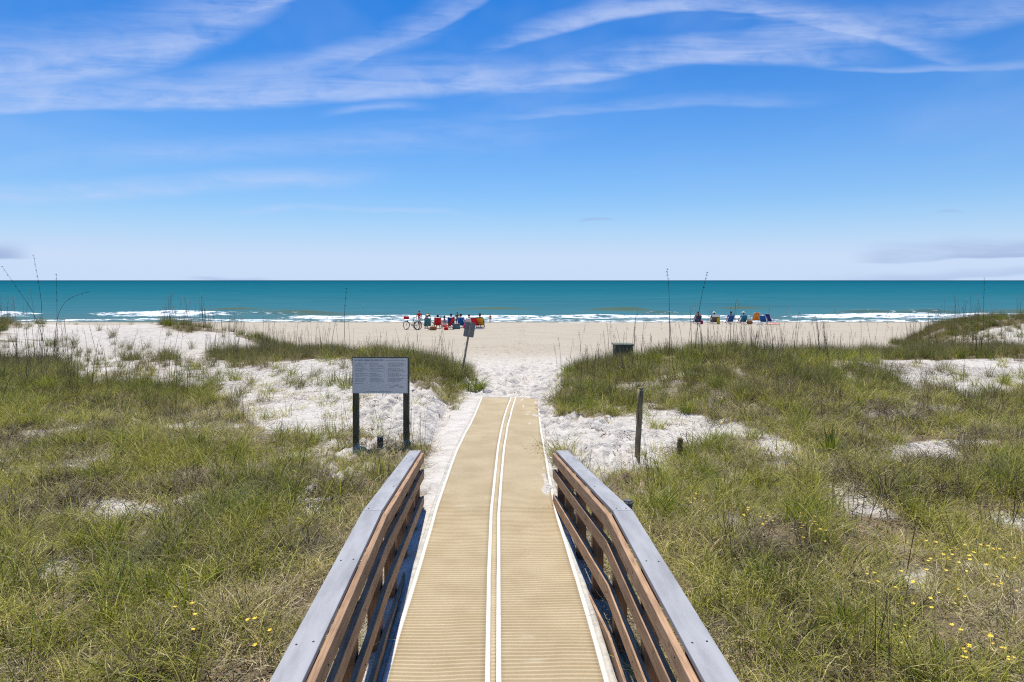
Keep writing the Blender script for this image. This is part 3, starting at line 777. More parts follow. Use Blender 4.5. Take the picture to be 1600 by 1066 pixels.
def scatter(name, metas, x, y, scale, tint, label, z_off=0.0, tilt=.12):
    """one object that carries a whole stand of plants; each point bears one of the tufts"""
    n = len(x)
    if n == 0: return
    me = bpy.data.meshes.new(name); me.vertices.add(n)
    z = ground(x, y) + z_off
    me.vertices.foreach_set('co', np.stack([x, y, z], -1).astype(np.float32).ravel())
    rot = np.stack([rng.normal(0, tilt, n), rng.normal(0, tilt, n), rng.random(n) * 6.283], -1)
    a = me.attributes.new('rot', 'FLOAT_VECTOR', 'POINT'); a.data.foreach_set('vector', rot.astype(np.float32).ravel())
    a = me.attributes.new('scl', 'FLOAT', 'POINT'); a.data.foreach_set('value', np.asarray(scale, dtype=np.float32))
    a = me.attributes.new('tint', 'FLOAT', 'POINT'); a.data.foreach_set('value', np.asarray(tint, dtype=np.float32))
    a = me.attributes.new('pick', 'INT', 'POINT'); a.data.foreach_set('value', rng.integers(0, len(metas), n).astype(np.int32))
    o = link(name, me); tag(o, label, None, None, 'stuff')
    ng = bpy.data.node_groups.new(name, 'GeometryNodeTree')
    ng.interface.new_socket('Geometry', in_out='INPUT', socket_type='NodeSocketGeometry'); ng.interface.new_socket('Geometry', in_out='OUTPUT', socket_type='NodeSocketGeometry')
    N = ng.nodes; Lk = ng.links
    gi = N.new('NodeGroupInput'); go = N.new('NodeGroupOutput')
    mp = N.new('GeometryNodeMeshToPoints'); Lk.new(gi.outputs[0], mp.inputs[0])
    jn = N.new('GeometryNodeJoinGeometry')
    for k, tm in enumerate(metas):
        po_ = bpy.data.objects.new(name + '_tuft', tm)          # holds a tuft's mesh, never linked to the scene
        oi = N.new('GeometryNodeObjectInfo'); oi.inputs['Object'].default_value = po_
        gt = N.new('GeometryNodeGeometryToInstance'); Lk.new(oi.outputs['Geometry'], gt.inputs[0]); Lk.new(gt.outputs[0], jn.inputs[0])
    ip = N.new('GeometryNodeInstanceOnPoints'); ip.inputs['Pick Instance'].default_value = True
    Lk.new(mp.outputs[0], ip.inputs['Points']); Lk.new(jn.outputs[0], ip.inputs['Instance'])
    def at(nm, ty):
        q = N.new('GeometryNodeInputNamedAttribute'); q.data_type = ty; q.inputs[0].default_value = nm
        return [s for s in q.outputs if s.enabled and s.name == 'Attribute'][0]
    Lk.new(at('pick', 'INT'), ip.inputs['Instance Index']); Lk.new(at('scl', 'FLOAT'), ip.inputs['Scale'])
    er = N.new('FunctionNodeEulerToRotation'); Lk.new(at('rot', 'FLOAT_VECTOR'), er.inputs[0]); Lk.new(er.outputs[0], ip.inputs['Rotation'])
    Lk.new(ip.outputs[0], go.inputs[0])
    md = o.modifiers.new('scatter', 'NODES'); md.node_group = ng
    return o
def candidates(rate_near, y0=2.5, y1=43, fall=0.0):
    """random ground positions in the wedge the place shows, evenly spread (thinned with distance by fall)"""
    area = .5 * 2 * 1.02 * (y1 ** 2 - y0 ** 2)
    n = int(area * rate_near)
    y = np.sqrt(rng.random(n) * (y1 ** 2 - y0 ** 2) + y0 ** 2); x = (rng.random(n) * 2 - 1) * (1.02 * y + 1.5)
    keep = rng.random(n) < 1.0 / (1 + fall * np.maximum(y - 6, 0))
    return x[keep], y[keep]
def filt(x, y, k):
    s = rng.random(len(x)) < k
    return x[s], y[s]
def wild(x, y, s, seed): return fbm(x, y, s, seed, 3)
def rail_margin(x, y):
    lat = np.abs(x - lat_x(y)); return (1 - sstep(lat, 1.35, 2.0)) * (1 - sstep(y, 8.4, 9.6))

# tuft shapes
TG = [tuft_mesh('green_tuft', [blades(34, .10, (.28, .62), .0080, (.08, .55), (.5, 1.9), 5, base_f=(.0, .5)), blades(22, .14, (.12, .34), .0066, (.4, 1.3), (.2, 1.8), 4, base_f=(.45, .9), kink=.6)], M_GREEN) for _ in range(9)]
TF = [tuft_mesh('fine_tuft', [blades(46, .17, (.14, .36), .0062, (.1, .9), (.4, 2.2), 4, base_f=(.1, .75), kink=.5)], M_GREEN) for _ in range(7)]
TS = [tuft_mesh('straw_tuft', [blades(60, .20, (.12, .40), .0062, (.3, 1.45), (-.2, 2.4), 4, outward=.35, base_f=(.15, 1.0), kink=1.2)], M_STRAW) for _ in range(8)]
TD = [tuft_mesh('dead_clump', [blades(110, .20, (.16, .46), .0066, (.2, 1.25), (.6, 2.7), 5, outward=.7, base_f=(.0, .6), kink=.8)], M_STRAW) for _ in range(6)]
TU = [tuft_mesh('dune_tuft', [blades(50, .12, (.28, .66), .0068, (.02, .5), (.1, 1.0), 4, base_f=(.05, .75)), blades(26, .14, (.12, .3), .006, (.3, 1.2), (.2, 1.6), 3, base_f=(.4, 1.0))], M_DARKG) for _ in range(8)]
TUG = [tuft_mesh('dune_green_tuft', [blades(52, .12, (.26, .58), .0068, (.02, .5), (.1, 1.1), 4, base_f=(.05, .5))], M_GREEN) for _ in range(6)]
def oat(r):
    # thin stalk with a drooping seed head
    L = r.uniform(.5, 1.35); parts = [blades(1, .001, (L, L * 1.02), .0088, (0, .10), (.02, .3), 6, r, base_f=(.1, .6), tipw=.6)]
    v, q, t, a = parts[0]; tip = v[-1]
    hd = blades(14, .004, (.03, .06), .007, (.1, 1.0), (.4, 1.4), 2, r, base_f=(.3, .9))
    hv = hd[0].copy(); hv[:, 2] += 0
    nb = 14; hv = hv.reshape(nb, -1, 3); k = np.linspace(-.17, .0, nb)
    hv += (tip[None] + np.stack([k * .1, k * 0, k], -1))[:, None]
    parts.append((hv.reshape(-1, 3), hd[1], hd[2], hd[3]))
    return parts
TO = [tuft_mesh('oat_stalks', sum([[tuple([pp[0] + np.array([*rng.normal(0, .14, 2), 0])] + list(pp[1:])) for pp in [merge(oat(rng))]] for _ in range(rng.integers(1, 4))], []), M_STALK) for _ in range(12)]
TW_ = [tuft_mesh('bare_stems', [blades(7, .12, (.3, .85), .006, (0, .28), (-.1, .3), 4, base_f=(.0, 1.0), tipw=.5)], M_STALK) for _ in range(6)]
TL = [tuft_mesh('leafy_sprig', [blades(26, .10, (.05, .17), .016, (.1, 1.1), (.1, 1.0), 2, base_f=(.1, 1.0))], M_LEAF) for _ in range(5)]
TLI = [tuft_mesh('litter_bits', [(lambda q: (q[0] * np.array([1, 1, .3]) + np.array([0, 0, .022]), q[1], q[2], q[3]))(blades(13, .28, (.03, .20), .012, (1.2, 1.56), (-.1, .3), 3, outward=0, base_f=(0, 1), kink=.8, tipw=.5))], M_LITTER) for _ in range(7)]
# --- green arching grass
x, y = candidates(20, fall=.03); dn = density(x, y); g = wild(x, y, 1.3, 201); g2_ = wild(x, y, .45, 205)
k = dn * (.16 + .95 * sstep(g, .40, .60)) * (.35 + .65 * sstep(g2_, .35, .6)) * (1 - .85 * rail_margin(x, y)) * (1 - sstep(y, 19, 23))
x, y = filt(x, y, k); scatter('green_grass', TG, x, y, rng.uniform(.65, 1.15, len(x)), wild(x, y, .8, 211) * .7 - .18, 'green arching beach grass covering the dunes')
# --- fine short grass
x, y = candidates(40, fall=.08); dn = density(x, y); g = wild(x, y, 1.0, 221)
k = dn * (.35 + .65 * sstep(g, .3, .6)) * (1 - .6 * rail_margin(x, y)) * (1 - sstep(y, 17, 20))
x, y = filt(x, y, k); scatter('fine_grass', TF, x, y, rng.uniform(.7, 1.3, len(x)), wild(x, y, .7, 231) * .8 - .12, 'short fine yellow green grass between the clumps')
# --- straw
x, y = candidates(34, fall=.08); dn = density(x, y); g = wild(x, y, 1.1, 241)
k = np.clip(sstep(dn, .1, .8) * (.25 + .75 * sstep(g, .36, .62)) + .75 * rail_margin(x, y) * (np.abs(x - lat_x(y)) > 1.02), 0, 1) * (1 - sstep(y, 17, 20))
x, y = filt(x, y, k); scatter('straw_grass', TS, x, y, rng.uniform(.55, 1.1, len(x)), wild(x, y, .6, 251) * .6 - .12, 'dry straw coloured grass lying on the ground')
# --- grey dead clumps
x, y = candidates(11, fall=.02); dn = density(x, y); g = wild(x, y, 1.5, 261)
k = sstep(dn, .1, .9) * sstep(g, .46, .60) * (1 - rail_margin(x, y)) * (1 - sstep(y, 18, 22))
x, y = filt(x, y, k); sc_ = rng.uniform(.7, 1.25, len(x))
for u, v, n, su, sv in ((1540, 735, 26, 60, 14), (1400, 665, 22, 90, 8), (1520, 650, 16, 60, 8), (480, 765, 22, 50, 14), (380, 745, 10, 40, 8), (190, 765, 10, 50, 6), (1310, 745, 12, 50, 10), (1430, 770, 14, 60, 12), (100, 705, 14, 70, 8), (1170, 640, 10, 40, 8), (450, 850, 12, 40, 14), (1180, 880, 7, 30, 12), (60, 800, 10, 40, 10), (270, 890, 12, 60, 14), (1330, 600, 12, 50, 6), (1200, 610, 10, 50, 6)):
    for _ in range(n):
        uu, vv = rng.normal(u, su), rng.normal(v, sv); d = CZ * F / (vv - HOR) * 1.03
        x = np.append(x, (uu - CX) / F * d); y = np.append(y, d); sc_ = np.append(sc_, rng.uniform(.9, 1.5))
keep = (np.abs(x - lat_x(y)) > 1.25) & (y > 3.5); x, y, sc_ = x[keep], y[keep], sc_[keep]
scatter('dead_grass', TD, x, y, sc_, rng.uniform(-.3, .05, len(x)), 'grey brown tangles of dead grass among the green')
# --- darker, upright dune grass towards the beach
x, y = candidates(14, 11.5, 43, .0); dn = density(x, y); g = wild(x, y, 1.4, 271)
k = dn * sstep(y, 12.5, 17) * (.25 + .75 * sstep(g, .36, .56))
x, y = filt(x, y, k); scatter('dune_grass', TU, x, y, rng.uniform(.6, 1.05, len(x)), wild(x, y, .8, 275) * .8 - .2, 'dark upright grass on the dune tops')
x, y = candidates(9, 12.5, 43, .0); dn = density(x, y); g = wild(x, y, 1.2, 281)
k = dn * sstep(y, 13, 18) * sstep(g, .42, .6)
x, y = filt(x, y, k); scatter('dune_green_grass', TUG, x, y, rng.uniform(.55, 1.0, len(x)), wild(x, y, .8, 285) * .4 - .25, 'fresh green grass on the dune tops')
# --- sea oat stalks
x, y = candidates(7, 12, 42, .0); dn = density(x, y); g = wild(x, y, 2.2, 291)
k = sstep(dn, .05, .6) * sstep(y, 14, 18) * (.06 + .94 * sstep(g, .42, .62))
x, y = filt(x, y, k); scatter('sea_oat_stand', TO, x, y, rng.uniform(.6, 1.3, len(x)), rng.uniform(-.3, .25, len(x)), 'thin brown sea oat stalks standing above the dune grass', tilt=.07)
x, y = candidates(4.5, 4, 26, .0); dn = density(x, y); g = wild(x, y, 1.2, 301)
k = np.clip(sstep(dn, .06, .5) * (.15 + .85 * sstep(g, .45, .6)), 0, 1) * (1 - rail_margin(x, y))
x, y = filt(x, y, k); scatter('bare_stems', TW_, x, y, rng.uniform(.5, 1.0, len(x)), rng.uniform(-.3, .3, len(x)), 'thin bare stems standing among the grass', tilt=.1)
# --- small leafy weeds beside the handrails
x, y = candidates(9, 3, 11, .0); lat = np.abs(x - lat_x(y)); g = wild(x, y, .7, 311)
k = (sstep(lat, .95, 1.15) * (1 - sstep(lat, 1.7, 2.6)) + .12 * density(x, y)) * sstep(g, .45, .62) * (1 - sstep(y, 8.4, 9.4))
x, y = filt(x, y, np.clip(k, 0, 1)); scatter('leafy_weeds', TL, x, y, rng.uniform(.6, 1.3, len(x)), rng.uniform(-.3, .3, len(x)), 'small yellow green weeds beside the handrails')
# --- plant litter on the sand
x, y = candidates(26, 3, 24, .0); lat = np.abs(x - lat_x(y)); dn = density(x, y); g = wild(x, y, .9, 321)
off_mat = (lat > .86) | (y > 17)
k = np.where(off_mat, 1, .012) * (.22 + .78 * sstep(g, .42, .62)) * (.3 + .7 * sstep(np.abs(x), 1.2, 2.4)) * (1 - sstep(y, 17, 20) * (np.abs(x) < 3))
x, y = filt(x, y, k); scatter('plant_litter', TLI, x, y, rng.uniform(.5, 1.2, len(x)), rng.uniform(-.3, .3, len(x)), 'dark bits of dead stem and leaf strewn on the sand', z_off=.012, tilt=.03)
# --- a little grass growing under the rails, against the mats
x, y = candidates(40, 3, 9, 0); lat = np.abs(x - lat_x(y) - .02); k = ((lat > .80) & (lat < 1.05)) * .25 * (y < 8.5) * sstep(wild(x, y, .5, 331), .42, .6)
x, y = filt(x, y, k); scatter('rail_foot_grass', TF, x, y, rng.uniform(.25, .5, len(x)), rng.uniform(-.1, .3, len(x)), 'sparse grass at the feet of the handrails')

# ---- yellow flowers
fl = []
for _ in range(4):
    v = []; f = []
    for s in range(4):
        ox, oy, oz = rng.normal(0, .07), rng.normal(0, .07), rng.uniform(.22, .42)
        for p_ in range(6):
            a0 = p_ * math.pi / 3; i = len(v); c = np.array([ox, oy, oz]); d1 = np.array([math.cos(a0), math.sin(a0), .35]); s1 = np.array([-math.sin(a0), math.cos(a0), 0])
            v += [c, c + d1 * .012 + s1 * .007, c + d1 * .022, c + d1 * .012 - s1 * .007]; f.append((i, i + 1, i + 2, i + 3))
        i = len(v); v += [(ox, oy, oz), (ox + .003, oy, oz), (ox * .7 + .002, oy * .7, 0), (ox * .7, oy * .7, 0)]; f.append((i, i + 1, i + 2, i + 3))
    me = mesh('flower_sprig', v, f); me.materials.append(M_YELLOW); fl.append(me)
fx, fy = [], []
for u, v, n, sp in ((1240, 820, 9, .35), (1225, 835, 5, .2), (1440, 862, 6, .3), (1396, 912, 3, .1), (1565, 925, 4, .15), (1480, 985, 5, .2), (1470, 1015, 3, .2), (1530, 880, 5, .25), (1555, 1010, 4, .15), (410, 965, 4, .2)):
    d = (CZ + .0) * F / (v + 20 - HOR)
    for _ in range((n + 1) // 2): fx.append((u - CX) / F * d + rng.normal(0, sp)); fy.append(d + rng.normal(0, sp))
scatter('yellow_flowers', fl, np.array(fx), np.array(fy), rng.uniform(.55, .9, len(fx)), np.zeros(len(fx)), 'small yellow flowers dotted through the grass')

# ---- clumps one can pick out
def clump(name, u, d, parts_spec, label, group=None, m=M_DARKG, cat='grass clump', dx=0):
    x = (u - CX) / F * d + dx
    v, q, t, a = merge([blades(*s[0], **s[1]) for s in parts_spec])
    me = np_mesh(name, v, q, t); color_attr(me, 'blade', a)
    o = link(name, me, m); o.location = (x, d, gz(x, d)); o.rotation_euler.z = random.uniform(0, 6)
    return tag(o, label, cat, group)
def tus(n, rad, h, wd, f=(.05, .7), curl=(.4, 1.6)): return ((n, rad, (h * .5, h), wd, (.03, .75), curl, 5), dict(base_f=f))
clump('grass_clump', 738, 17.0, [tus(420, .34, .55, .008, (.0, .4)), tus(160, .3, .3, .008, (.3, .9))], 'bright green grass clump overhanging the far end of the mats on the notice board side', m=M_GREEN)
clump('grass_clump', 704, 17.6, [tus(520, .42, .70, .008, (.0, .7))], 'tall dark grass clump on the knoll beside the pole sign')
clump('grass_clump', 662, 18.2, [tus(520, .45, .75, .008, (.1, .8))], 'tall olive grass clump on the knoll behind the notice board')
clump('grass_clump', 905, 14.3, [tus(460, .34, .55, .007, (.0, .35))], 'lush green grass clump at the edge of the sand path, opposite the pole sign', m=M_GREEN)
clump('grass_clump', 932, 15.6, [tus(460, .4, .65, .008, (.0, .6))], 'tall dark grass clump on the dune below the olive box')
clump('grass_clump', 1027, 12.6, [tus(120, .13, .42, .006, (.2, .8)), tus(80, .22, .2, .006, (.5, 1.0))], 'small lone grass clump on bare sand behind the leaning post', m=M_GREEN)
clump('grass_clump', 1073, 13.6, [tus(130, .10, .48, .007, (.0, .4))], 'small bright upright grass tuft at the foot of the dune', m=M_GREEN)
clump('grass_clump', 73, 23.5, [tus(520, .5, .85, .010, (.1, .7))], 'large shaggy grass clump in front of the smooth dune face')
clump('grass_clump', 205, 24.5, [tus(340, .33, .75, .010, (.1, .8))], 'spiky grass clump alone against the smooth dune face')
clump('grass_clump', 97, 18.5, [tus(340, .34, .5, .008, (.0, .4))], 'rounded dark grass tussock on the sand below the smooth dune face')
clump('grass_clump', 260, 24.0, [tus(420, .45, .7, .010, (.2, .8))], 'brownish grass clump at the end of the smooth dune face')
clump('grass_clump', 380, 20.0, [tus(420, .5, .42, .008, (.3, 1.0))], 'low brown grass mound on the sand hollow')
clump('grass_clump', 648, 11.0, [tus(90, .1, .34, .006, (.1, .5))], 'small green tuft beside the right leg of the notice board', m=M_GREEN)
clump('grass_clump', 372, 8.0, [tus(360, .32, .6, .006, (.0, .35), (.6, 2.0))], 'dark dense grass tussock in the meadow near the notice board', m=M_GREEN)
# the yucca-like rosette
v_, q_, t_, a_ = blades(34, .05, (.34, .50), .034, (.1, 1.25), (.0, .25), 4, np.random.default_rng(5), outward=1.0, base_f=(.05, .45), tipw=.35)
yx, yd = (1297 - CX) / F * 10.4, 10.4
yr = tag(empty('yucca', (yx, yd, gz(yx, yd) + .05)), 'spiky green rosette plant with broad leaves and a yellow heart', 'plant')
me = np_mesh('leaves', v_, q_, t_); color_attr(me, 'blade', a_); link('leaves', me, M_GREEN, yr)
v_, q_, t_, a_ = blades(12, .04, (.08, .16), .03, (.05, .6), (.0, .3), 3, np.random.default_rng(6), outward=1.0)
link('heart', np_mesh('heart', v_, q_, t_), M_YELLOW, yr)
# tall stalks that rise over the horizon
def stalk(pts, label, r0=.009):
    w3 = [Vector(W(u, v, d)) for u, v, d in pts]
    base_ = w3[0].copy(); base_.z = gz(base_.x, base_.y) - .05
    ctrl = [base_] + w3[1:] if abs(w3[0].z - base_.z) < .6 else [base_] + w3
    # smooth through the control points
    out = []
    n = len(ctrl)
    for i in range(n - 1):
        p0, p1, p2, p3 = ctrl[max(i - 1, 0)], ctrl[i], ctrl[i + 1], ctrl[min(i + 2, n - 1)]
        for s in range(5):
            t = s / 5; out.append(.5 * ((2 * p1) + (p2 - p0) * t + (2 * p0 - 5 * p1 + 4 * p2 - p3) * t * t + (3 * p1 - p0 - 3 * p2 + p3) * t ** 3))
    out.append(ctrl[-1]); m_ = len(out)
    root = tag(empty('sea_oat_stalk', base_), label, 'grass stalk', 'sea oat stalks rising over the horizon')
    tube_obj('stem', [p_ - base_ for p_ in out], [r0 * (1 - .65 * i / (m_ - 1)) for i in range(m_)], M_STALK, root, 5)
    bm = bmesh.new(); rr = random.Random(len(label))
    for i in range(int(m_ * .72), m_):
        for s in range(3):
            p_ = out[i] - base_; d_ = Vector((rr.uniform(-1, 1), rr.uniform(-.4, .4), rr.uniform(-1.4, -.2))).normalized() * .05
            n_ = d_.cross(Vector((0, 1, .2))).normalized() * .006
            bm.faces.new([bm.verts.new(p_), bm.verts.new(p_ + d_ * .5 + n_), bm.verts.new(p_ + d_), bm.verts.new(p_ + d_ * .5 - n_)])
    tag(link('seed_head', bm_to('seed_head', bm), M_STALK, root), kind='stuff')
stalk([(68, 535, 22), (52, 490, 22), (30, 455, 22), (3, 416, 22)], 'tall sea oat stalk bowing far over to the landward side of the shaggy clump')
stalk([(66, 540, 22.5), (65, 480, 22.5), (60, 440, 22.5), (52, 398, 22.5)], 'tallest sea oat stalk in the shaggy clump, nearly straight, slightly hooked tip')
stalk([(89, 535, 23), (89, 480, 23), (88, 428, 23)], 'straight sea oat stalk just topping the horizon beside the shaggy clump')
stalk([(86, 530, 22.5), (92, 490, 22.5), (108, 467, 22.5), (140, 455, 22.5)], 'sea oat stalk from the shaggy clump bending over the smooth dune')
stalk([(1046, 560, 19), (1046, 500, 19), (1045, 450, 19), (1042, 420, 19)], 'tall straight sea oat stalk on the dune below the navy chair with the red shirt')
stalk([(1085, 560, 19), (1092, 490, 19), (1098, 455, 19), (1105, 425, 19)], 'slanting sea oat stalk in front of the row of beach chairs')
stalk([(1538, 545, 24), (1537, 490, 24), (1538, 434, 24)], 'straight sea oat stalk topping the horizon by the sandy dune opposite the smooth one')
stalk([(540, 560, 20.5), (538, 500, 20.5), (541, 450, 20.5)], 'straight thin sea oat stalk rising behind the notice board')
# ------------------------------------------------------------------ people, chairs and bicycles on the beach
CLOTH = {}
def cloth(name, col, var=.12): 
    if name not in CLOTH: CLOTH[name] = plain('cloth_' + name, col, .85, var, 12, 0, .2, .15)
    return CLOTH[name]
RED = cloth('red', (.62, .02, .025)); NAVY = cloth('navy', (.02, .05, .20)); BLUE = cloth('blue', (.02, .10, .36)); TEAL = cloth('teal', (.02, .24, .30))
WHITE = cloth('white', (.75, .75, .74)); ORANGE = cloth('orange', (.78, .24, .02)); YEL = cloth('yellow', (.65, .45, .04)); OLIVE = cloth('olive', (.14, .11, .06))
GREYC = cloth('grey', (.12, .13, .14)); PINK = cloth('pink', (.70, .30, .27)); BROWNC = cloth('brown', (.30, .13, .05)); MAG = cloth('magenta', (.45, .03, .15))
BLACK = plain('black_rubber', (.02, .02, .02), .7, .2, 10); ALU = plain('tube_metal', (.6, .6, .6), .35, .08, 10, .8); DARKM = plain('dark_frame', (.03, .03, .035), .45, .2, 10, .3)
SKIN = plain('skin', (.46, .27, .18), .55, .06, 20); SKIN2 = plain('skin_tanned', (.33, .18, .11), .55, .06, 20)
HAIRD = plain('dark_hair', (.02, .014, .010), .6, .3, 30); HAIRB = plain('brown_hair', (.12, .06, .03), .6, .3, 30)
def skin_mesh(name, pts, edges, rads, sub=1):
    me = bpy.data.meshes.new(name + '_skeleton'); me.from_pydata([tuple(p) for p in pts], edges, [])
    o = bpy.data.objects.new(name + '_skeleton', me); COL.objects.link(o)
    o.modifiers.new('skin', 'SKIN').use_smooth_shade = True
    sk = me.skin_vertices[0].data
    for i, r in enumerate(rads): sk[i].radius = (r if hasattr(r, '__len__') else (r, r)); sk[i].use_root = (i == 0)
    o.modifiers.new('sub', 'SUBSURF').levels = sub; o.modifiers['sub'].render_levels = sub
    dg = bpy.context.evaluated_depsgraph_get(); dg.update()
    out = bpy.data.meshes.new_from_object(o.evaluated_get(dg)); out.name = name
    bpy.data.objects.remove(o); bpy.data.meshes.remove(me)
    return out
def pose(kind, hgt=1.0):
    J = {}
    if kind == 'sit':          # low beach chair, leaning back, facing +Y
        J = dict(pelvis=(0, 0, .30), waist=(0, -.06, .46), chest=(0, -.14, .66), neck=(0, -.17, .80), head=(0, -.15, .95),
                 hip=(.10, .05, .30), knee=(.13, .45, .47), ankle=(.13, .70, .08), toe=(.14, .87, .05),
                 sh=(.19, -.15, .74), elbow=(.27, .0, .50), wrist=(.25, .24, .47), hand=(.25, .31, .46))
    elif kind == 'stand':
        J = dict(pelvis=(0, 0, .94), waist=(0, 0, 1.10), chest=(0, .0, 1.30), neck=(0, 0, 1.47), head=(0, .02, 1.62),
                 hip=(.10, 0, .90), knee=(.11, .03, .50), ankle=(.11, 0, .08), toe=(.12, .15, .04),
                 sh=(.20, 0, 1.42), elbow=(.26, .02, 1.14), wrist=(.27, .14, .92), hand=(.26, .19, .85))
    elif kind == 'ground':     # sitting on the sand, knees up
        J = dict(pelvis=(0, 0, .11), waist=(0, -.02, .27), chest=(0, .03, .47), neck=(0, .09, .62), head=(0, .13, .77),
                 hip=(.10, .05, .12), knee=(.15, .40, .42), ankle=(.14, .62, .07), toe=(.14, .78, .04),
                 sh=(.19, .05, .56), elbow=(.26, .20, .36), wrist=(.16, .40, .36), hand=(.10, .46, .36))
    elif kind == 'bend':       # standing, bent forward
        J = dict(pelvis=(0, 0, .90), waist=(0, .12, 1.02), chest=(0, .30, 1.14), neck=(0, .44, 1.22), head=(0, .56, 1.27),
                 hip=(.10, 0, .86), knee=(.12, .06, .48), ankle=(.12, -.02, .08), toe=(.12, .13, .04),
                 sh=(.19, .38, 1.17), elbow=(.24, .46, .92), wrist=(.22, .56, .70), hand=(.21, .58, .62))
    return {k: Vector(v) * hgt for k, v in J.items()}
def person(loc, rz, kind, label, top, bottom, hair, hgt=1.0, skin=None, hat=None, group='people on the beach', long_hair=False):
    skin = skin or SKIN
    J = pose(kind, hgt); S = hgt
    root = tag(empty('person', loc, rz), label, 'person', group)
    mir = lambda v: Vector((-v.x, v.y, v.z))
    pts = [J['pelvis'], J['waist'], J['chest'], J['neck'], J['neck'].lerp(J['head'], .55)]
    rad = [(.15, .105), (.13, .095), (.155, .105), (.055, .055), (.055, .055)]
    edges = [(0, 1), (1, 2), (2, 3), (3, 4)]
    def chain(start, names, rr, m_):
        prev = start
        for n_, r_ in zip(names, rr):
            p_ = J[n_] if m_ > 0 else mir(J[n_]); pts.append(p_); rad.append((r_, r_)); edges.append((prev, len(pts) - 1)); prev = len(pts) - 1
        return prev
    for m_ in (1, -1):
        chain(0, ('hip', 'knee', 'ankle', 'toe'), (.085, .058, .038, .032), m_)
        wv = chain(2, ('sh', 'elbow', 'wrist', 'hand'), (.060, .042, .028, .030), m_)
        hd = pts[wv]; dr = (pts[wv] - pts[wv - 1]).normalized(); sd_ = Vector((1, 0, 0)) * m_
        for q, (off, ln) in enumerate(((-.028, .075), (-.010, .088), (.010, .084), (.027, .066))):
            pts.append(hd + sd_ * off + dr * .05); rad.append((.010, .010)); edges.append((wv, len(pts) - 1))
            pts.append(hd + sd_ * off * 1.15 + dr * (.05 + ln * .6) + Vector((0, 0, -.012))); rad.append((.008, .008)); edges.append((len(pts) - 2, len(pts) - 1))
        pts.append(hd - sd_ * .045 + dr * .015); rad.append((.011, .011)); edges.append((wv, len(pts) - 1))
    rad = [(a * S, b * S) for a, b in rad]
    body = skin_mesh('body', pts, edges, rad)
    bm = bmesh.new(); bm.from_mesh(body)
    hc = J['head']; fwd = Vector((0, 1, 0)) if kind != 'bend' else Vector((0, .75, -.66))
    upv = (J['head'] - J['neck']).normalized(); rt = Vector((1, 0, 0)); fw = upv.cross(rt); fw = fw if fw.dot(fwd) > 0 else -fw
    def ball(c, sx, sy, sz, seg=14):
        r_ = bmesh.ops.create_uvsphere(bm, u_segments=seg, v_segments=9, radius=1.0)
        for v_ in r_['verts']: q = v_.co.copy(); v_.co = c + rt * q.x * sx + fw * q.y * sy + upv * q.z * sz * (1.0 if q.z > 0 else 1.08)
    ball(hc, .076 * S, .095 * S, .112 * S)
    ball(hc + fw * .100 * S - upv * .012 * S, .013 * S, .020 * S, .022 * S, 8)           # nose
    for m_ in (1, -1): ball(hc + rt * .078 * S * m_, .010 * S, .022 * S, .030 * S, 8)     # ears
    body2 = bm_to('body', bm, True); bpy.data.meshes.remove(body)
    link('body', body2, skin, root)
    for m_ in (1, -1):
        bm = bmesh.new(); bmesh.ops.create_uvsphere(bm, u_segments=8, v_segments=6, radius=.011 * S)
        o = link('eye', bm_to('eye', bm, True), BLACK, root); o.location = hc + fw * .088 * S + rt * .030 * S * m_ + upv * .012 * S
    box = bmesh.new(); bm_box(box, -.022 * S, .022 * S, -.003, .003, -.004, .004, 0)
    o = link('mouth', bm_to('mouth', box), MAG, root); o.location = hc + fw * .092 * S - upv * .052 * S
    # clothes: sleeves and torso, shorts
    sp = [J['pelvis'].lerp(J['waist'], .3), J['waist'], J['chest'], J['neck'].lerp(J['chest'], .25)]; sr = [(.158, .115), (.145, .11), (.172, .12), (.075, .07)]; se = [(0, 1), (1, 2), (2, 3)]
    for m_ in (1, -1):
        a_ = J['sh'] if m_ > 0 else mir(J['sh']); b2 = J['elbow'] if m_ > 0 else mir(J['elbow'])
        sp += [a_, a_.lerp(b2, .6)]; sr += [(.075, .075), (.062, .062)]; n_ = len(sp); se += [(2, n_ - 2), (n_ - 2, n_ - 1)]
    link('shirt', skin_mesh('shirt', sp, se, [(a * S, b * S) for a, b in sr]), top, root)
    sp = [J['pelvis'].lerp(J['waist'], .15), J['pelvis']]; sr = [(.15, .11), (.165, .12)]; se = [(0, 1)]
    for m_ in (1, -1):
        a_ = J['hip'] if m_ > 0 else mir(J['hip']); b2 = J['knee'] if m_ > 0 else mir(J['knee'])
        sp += [a_, a_.lerp(b2, .75)]; sr += [(.10, .10), (.082, .082)]; n_ = len(sp); se += [(1, n_ - 2), (n_ - 2, n_ - 1)]
    link('shorts', skin_mesh('shorts', sp, se, [(a * S, b * S) for a, b in sr]), bottom, root)
    # hair: a cap over the back and crown
    bm = bmesh.new(); r_ = bmesh.ops.create_uvsphere(bm, u_segments=16, v_segments=10, radius=1.0)
    dele = [v_ for v_ in bm.verts if v_.co.y > .35 and v_.co.z < .45 or v_.co.z < -.75]
    bmesh.ops.delete(bm, geom=dele, context='VERTS')
    for v_ in bm.verts:
        q = v_.co.copy(); ex = 1.6 if (long_hair and q.z < 0 and q.y < .1) else 1.0
        v_.co = hc + rt * q.x * .086 * S + fw * (q.y * .104 - .008) * S + upv * (q.z * .122 * ex + .006) * S
    link('hair', bm_to('hair', bm, True), hair, root)
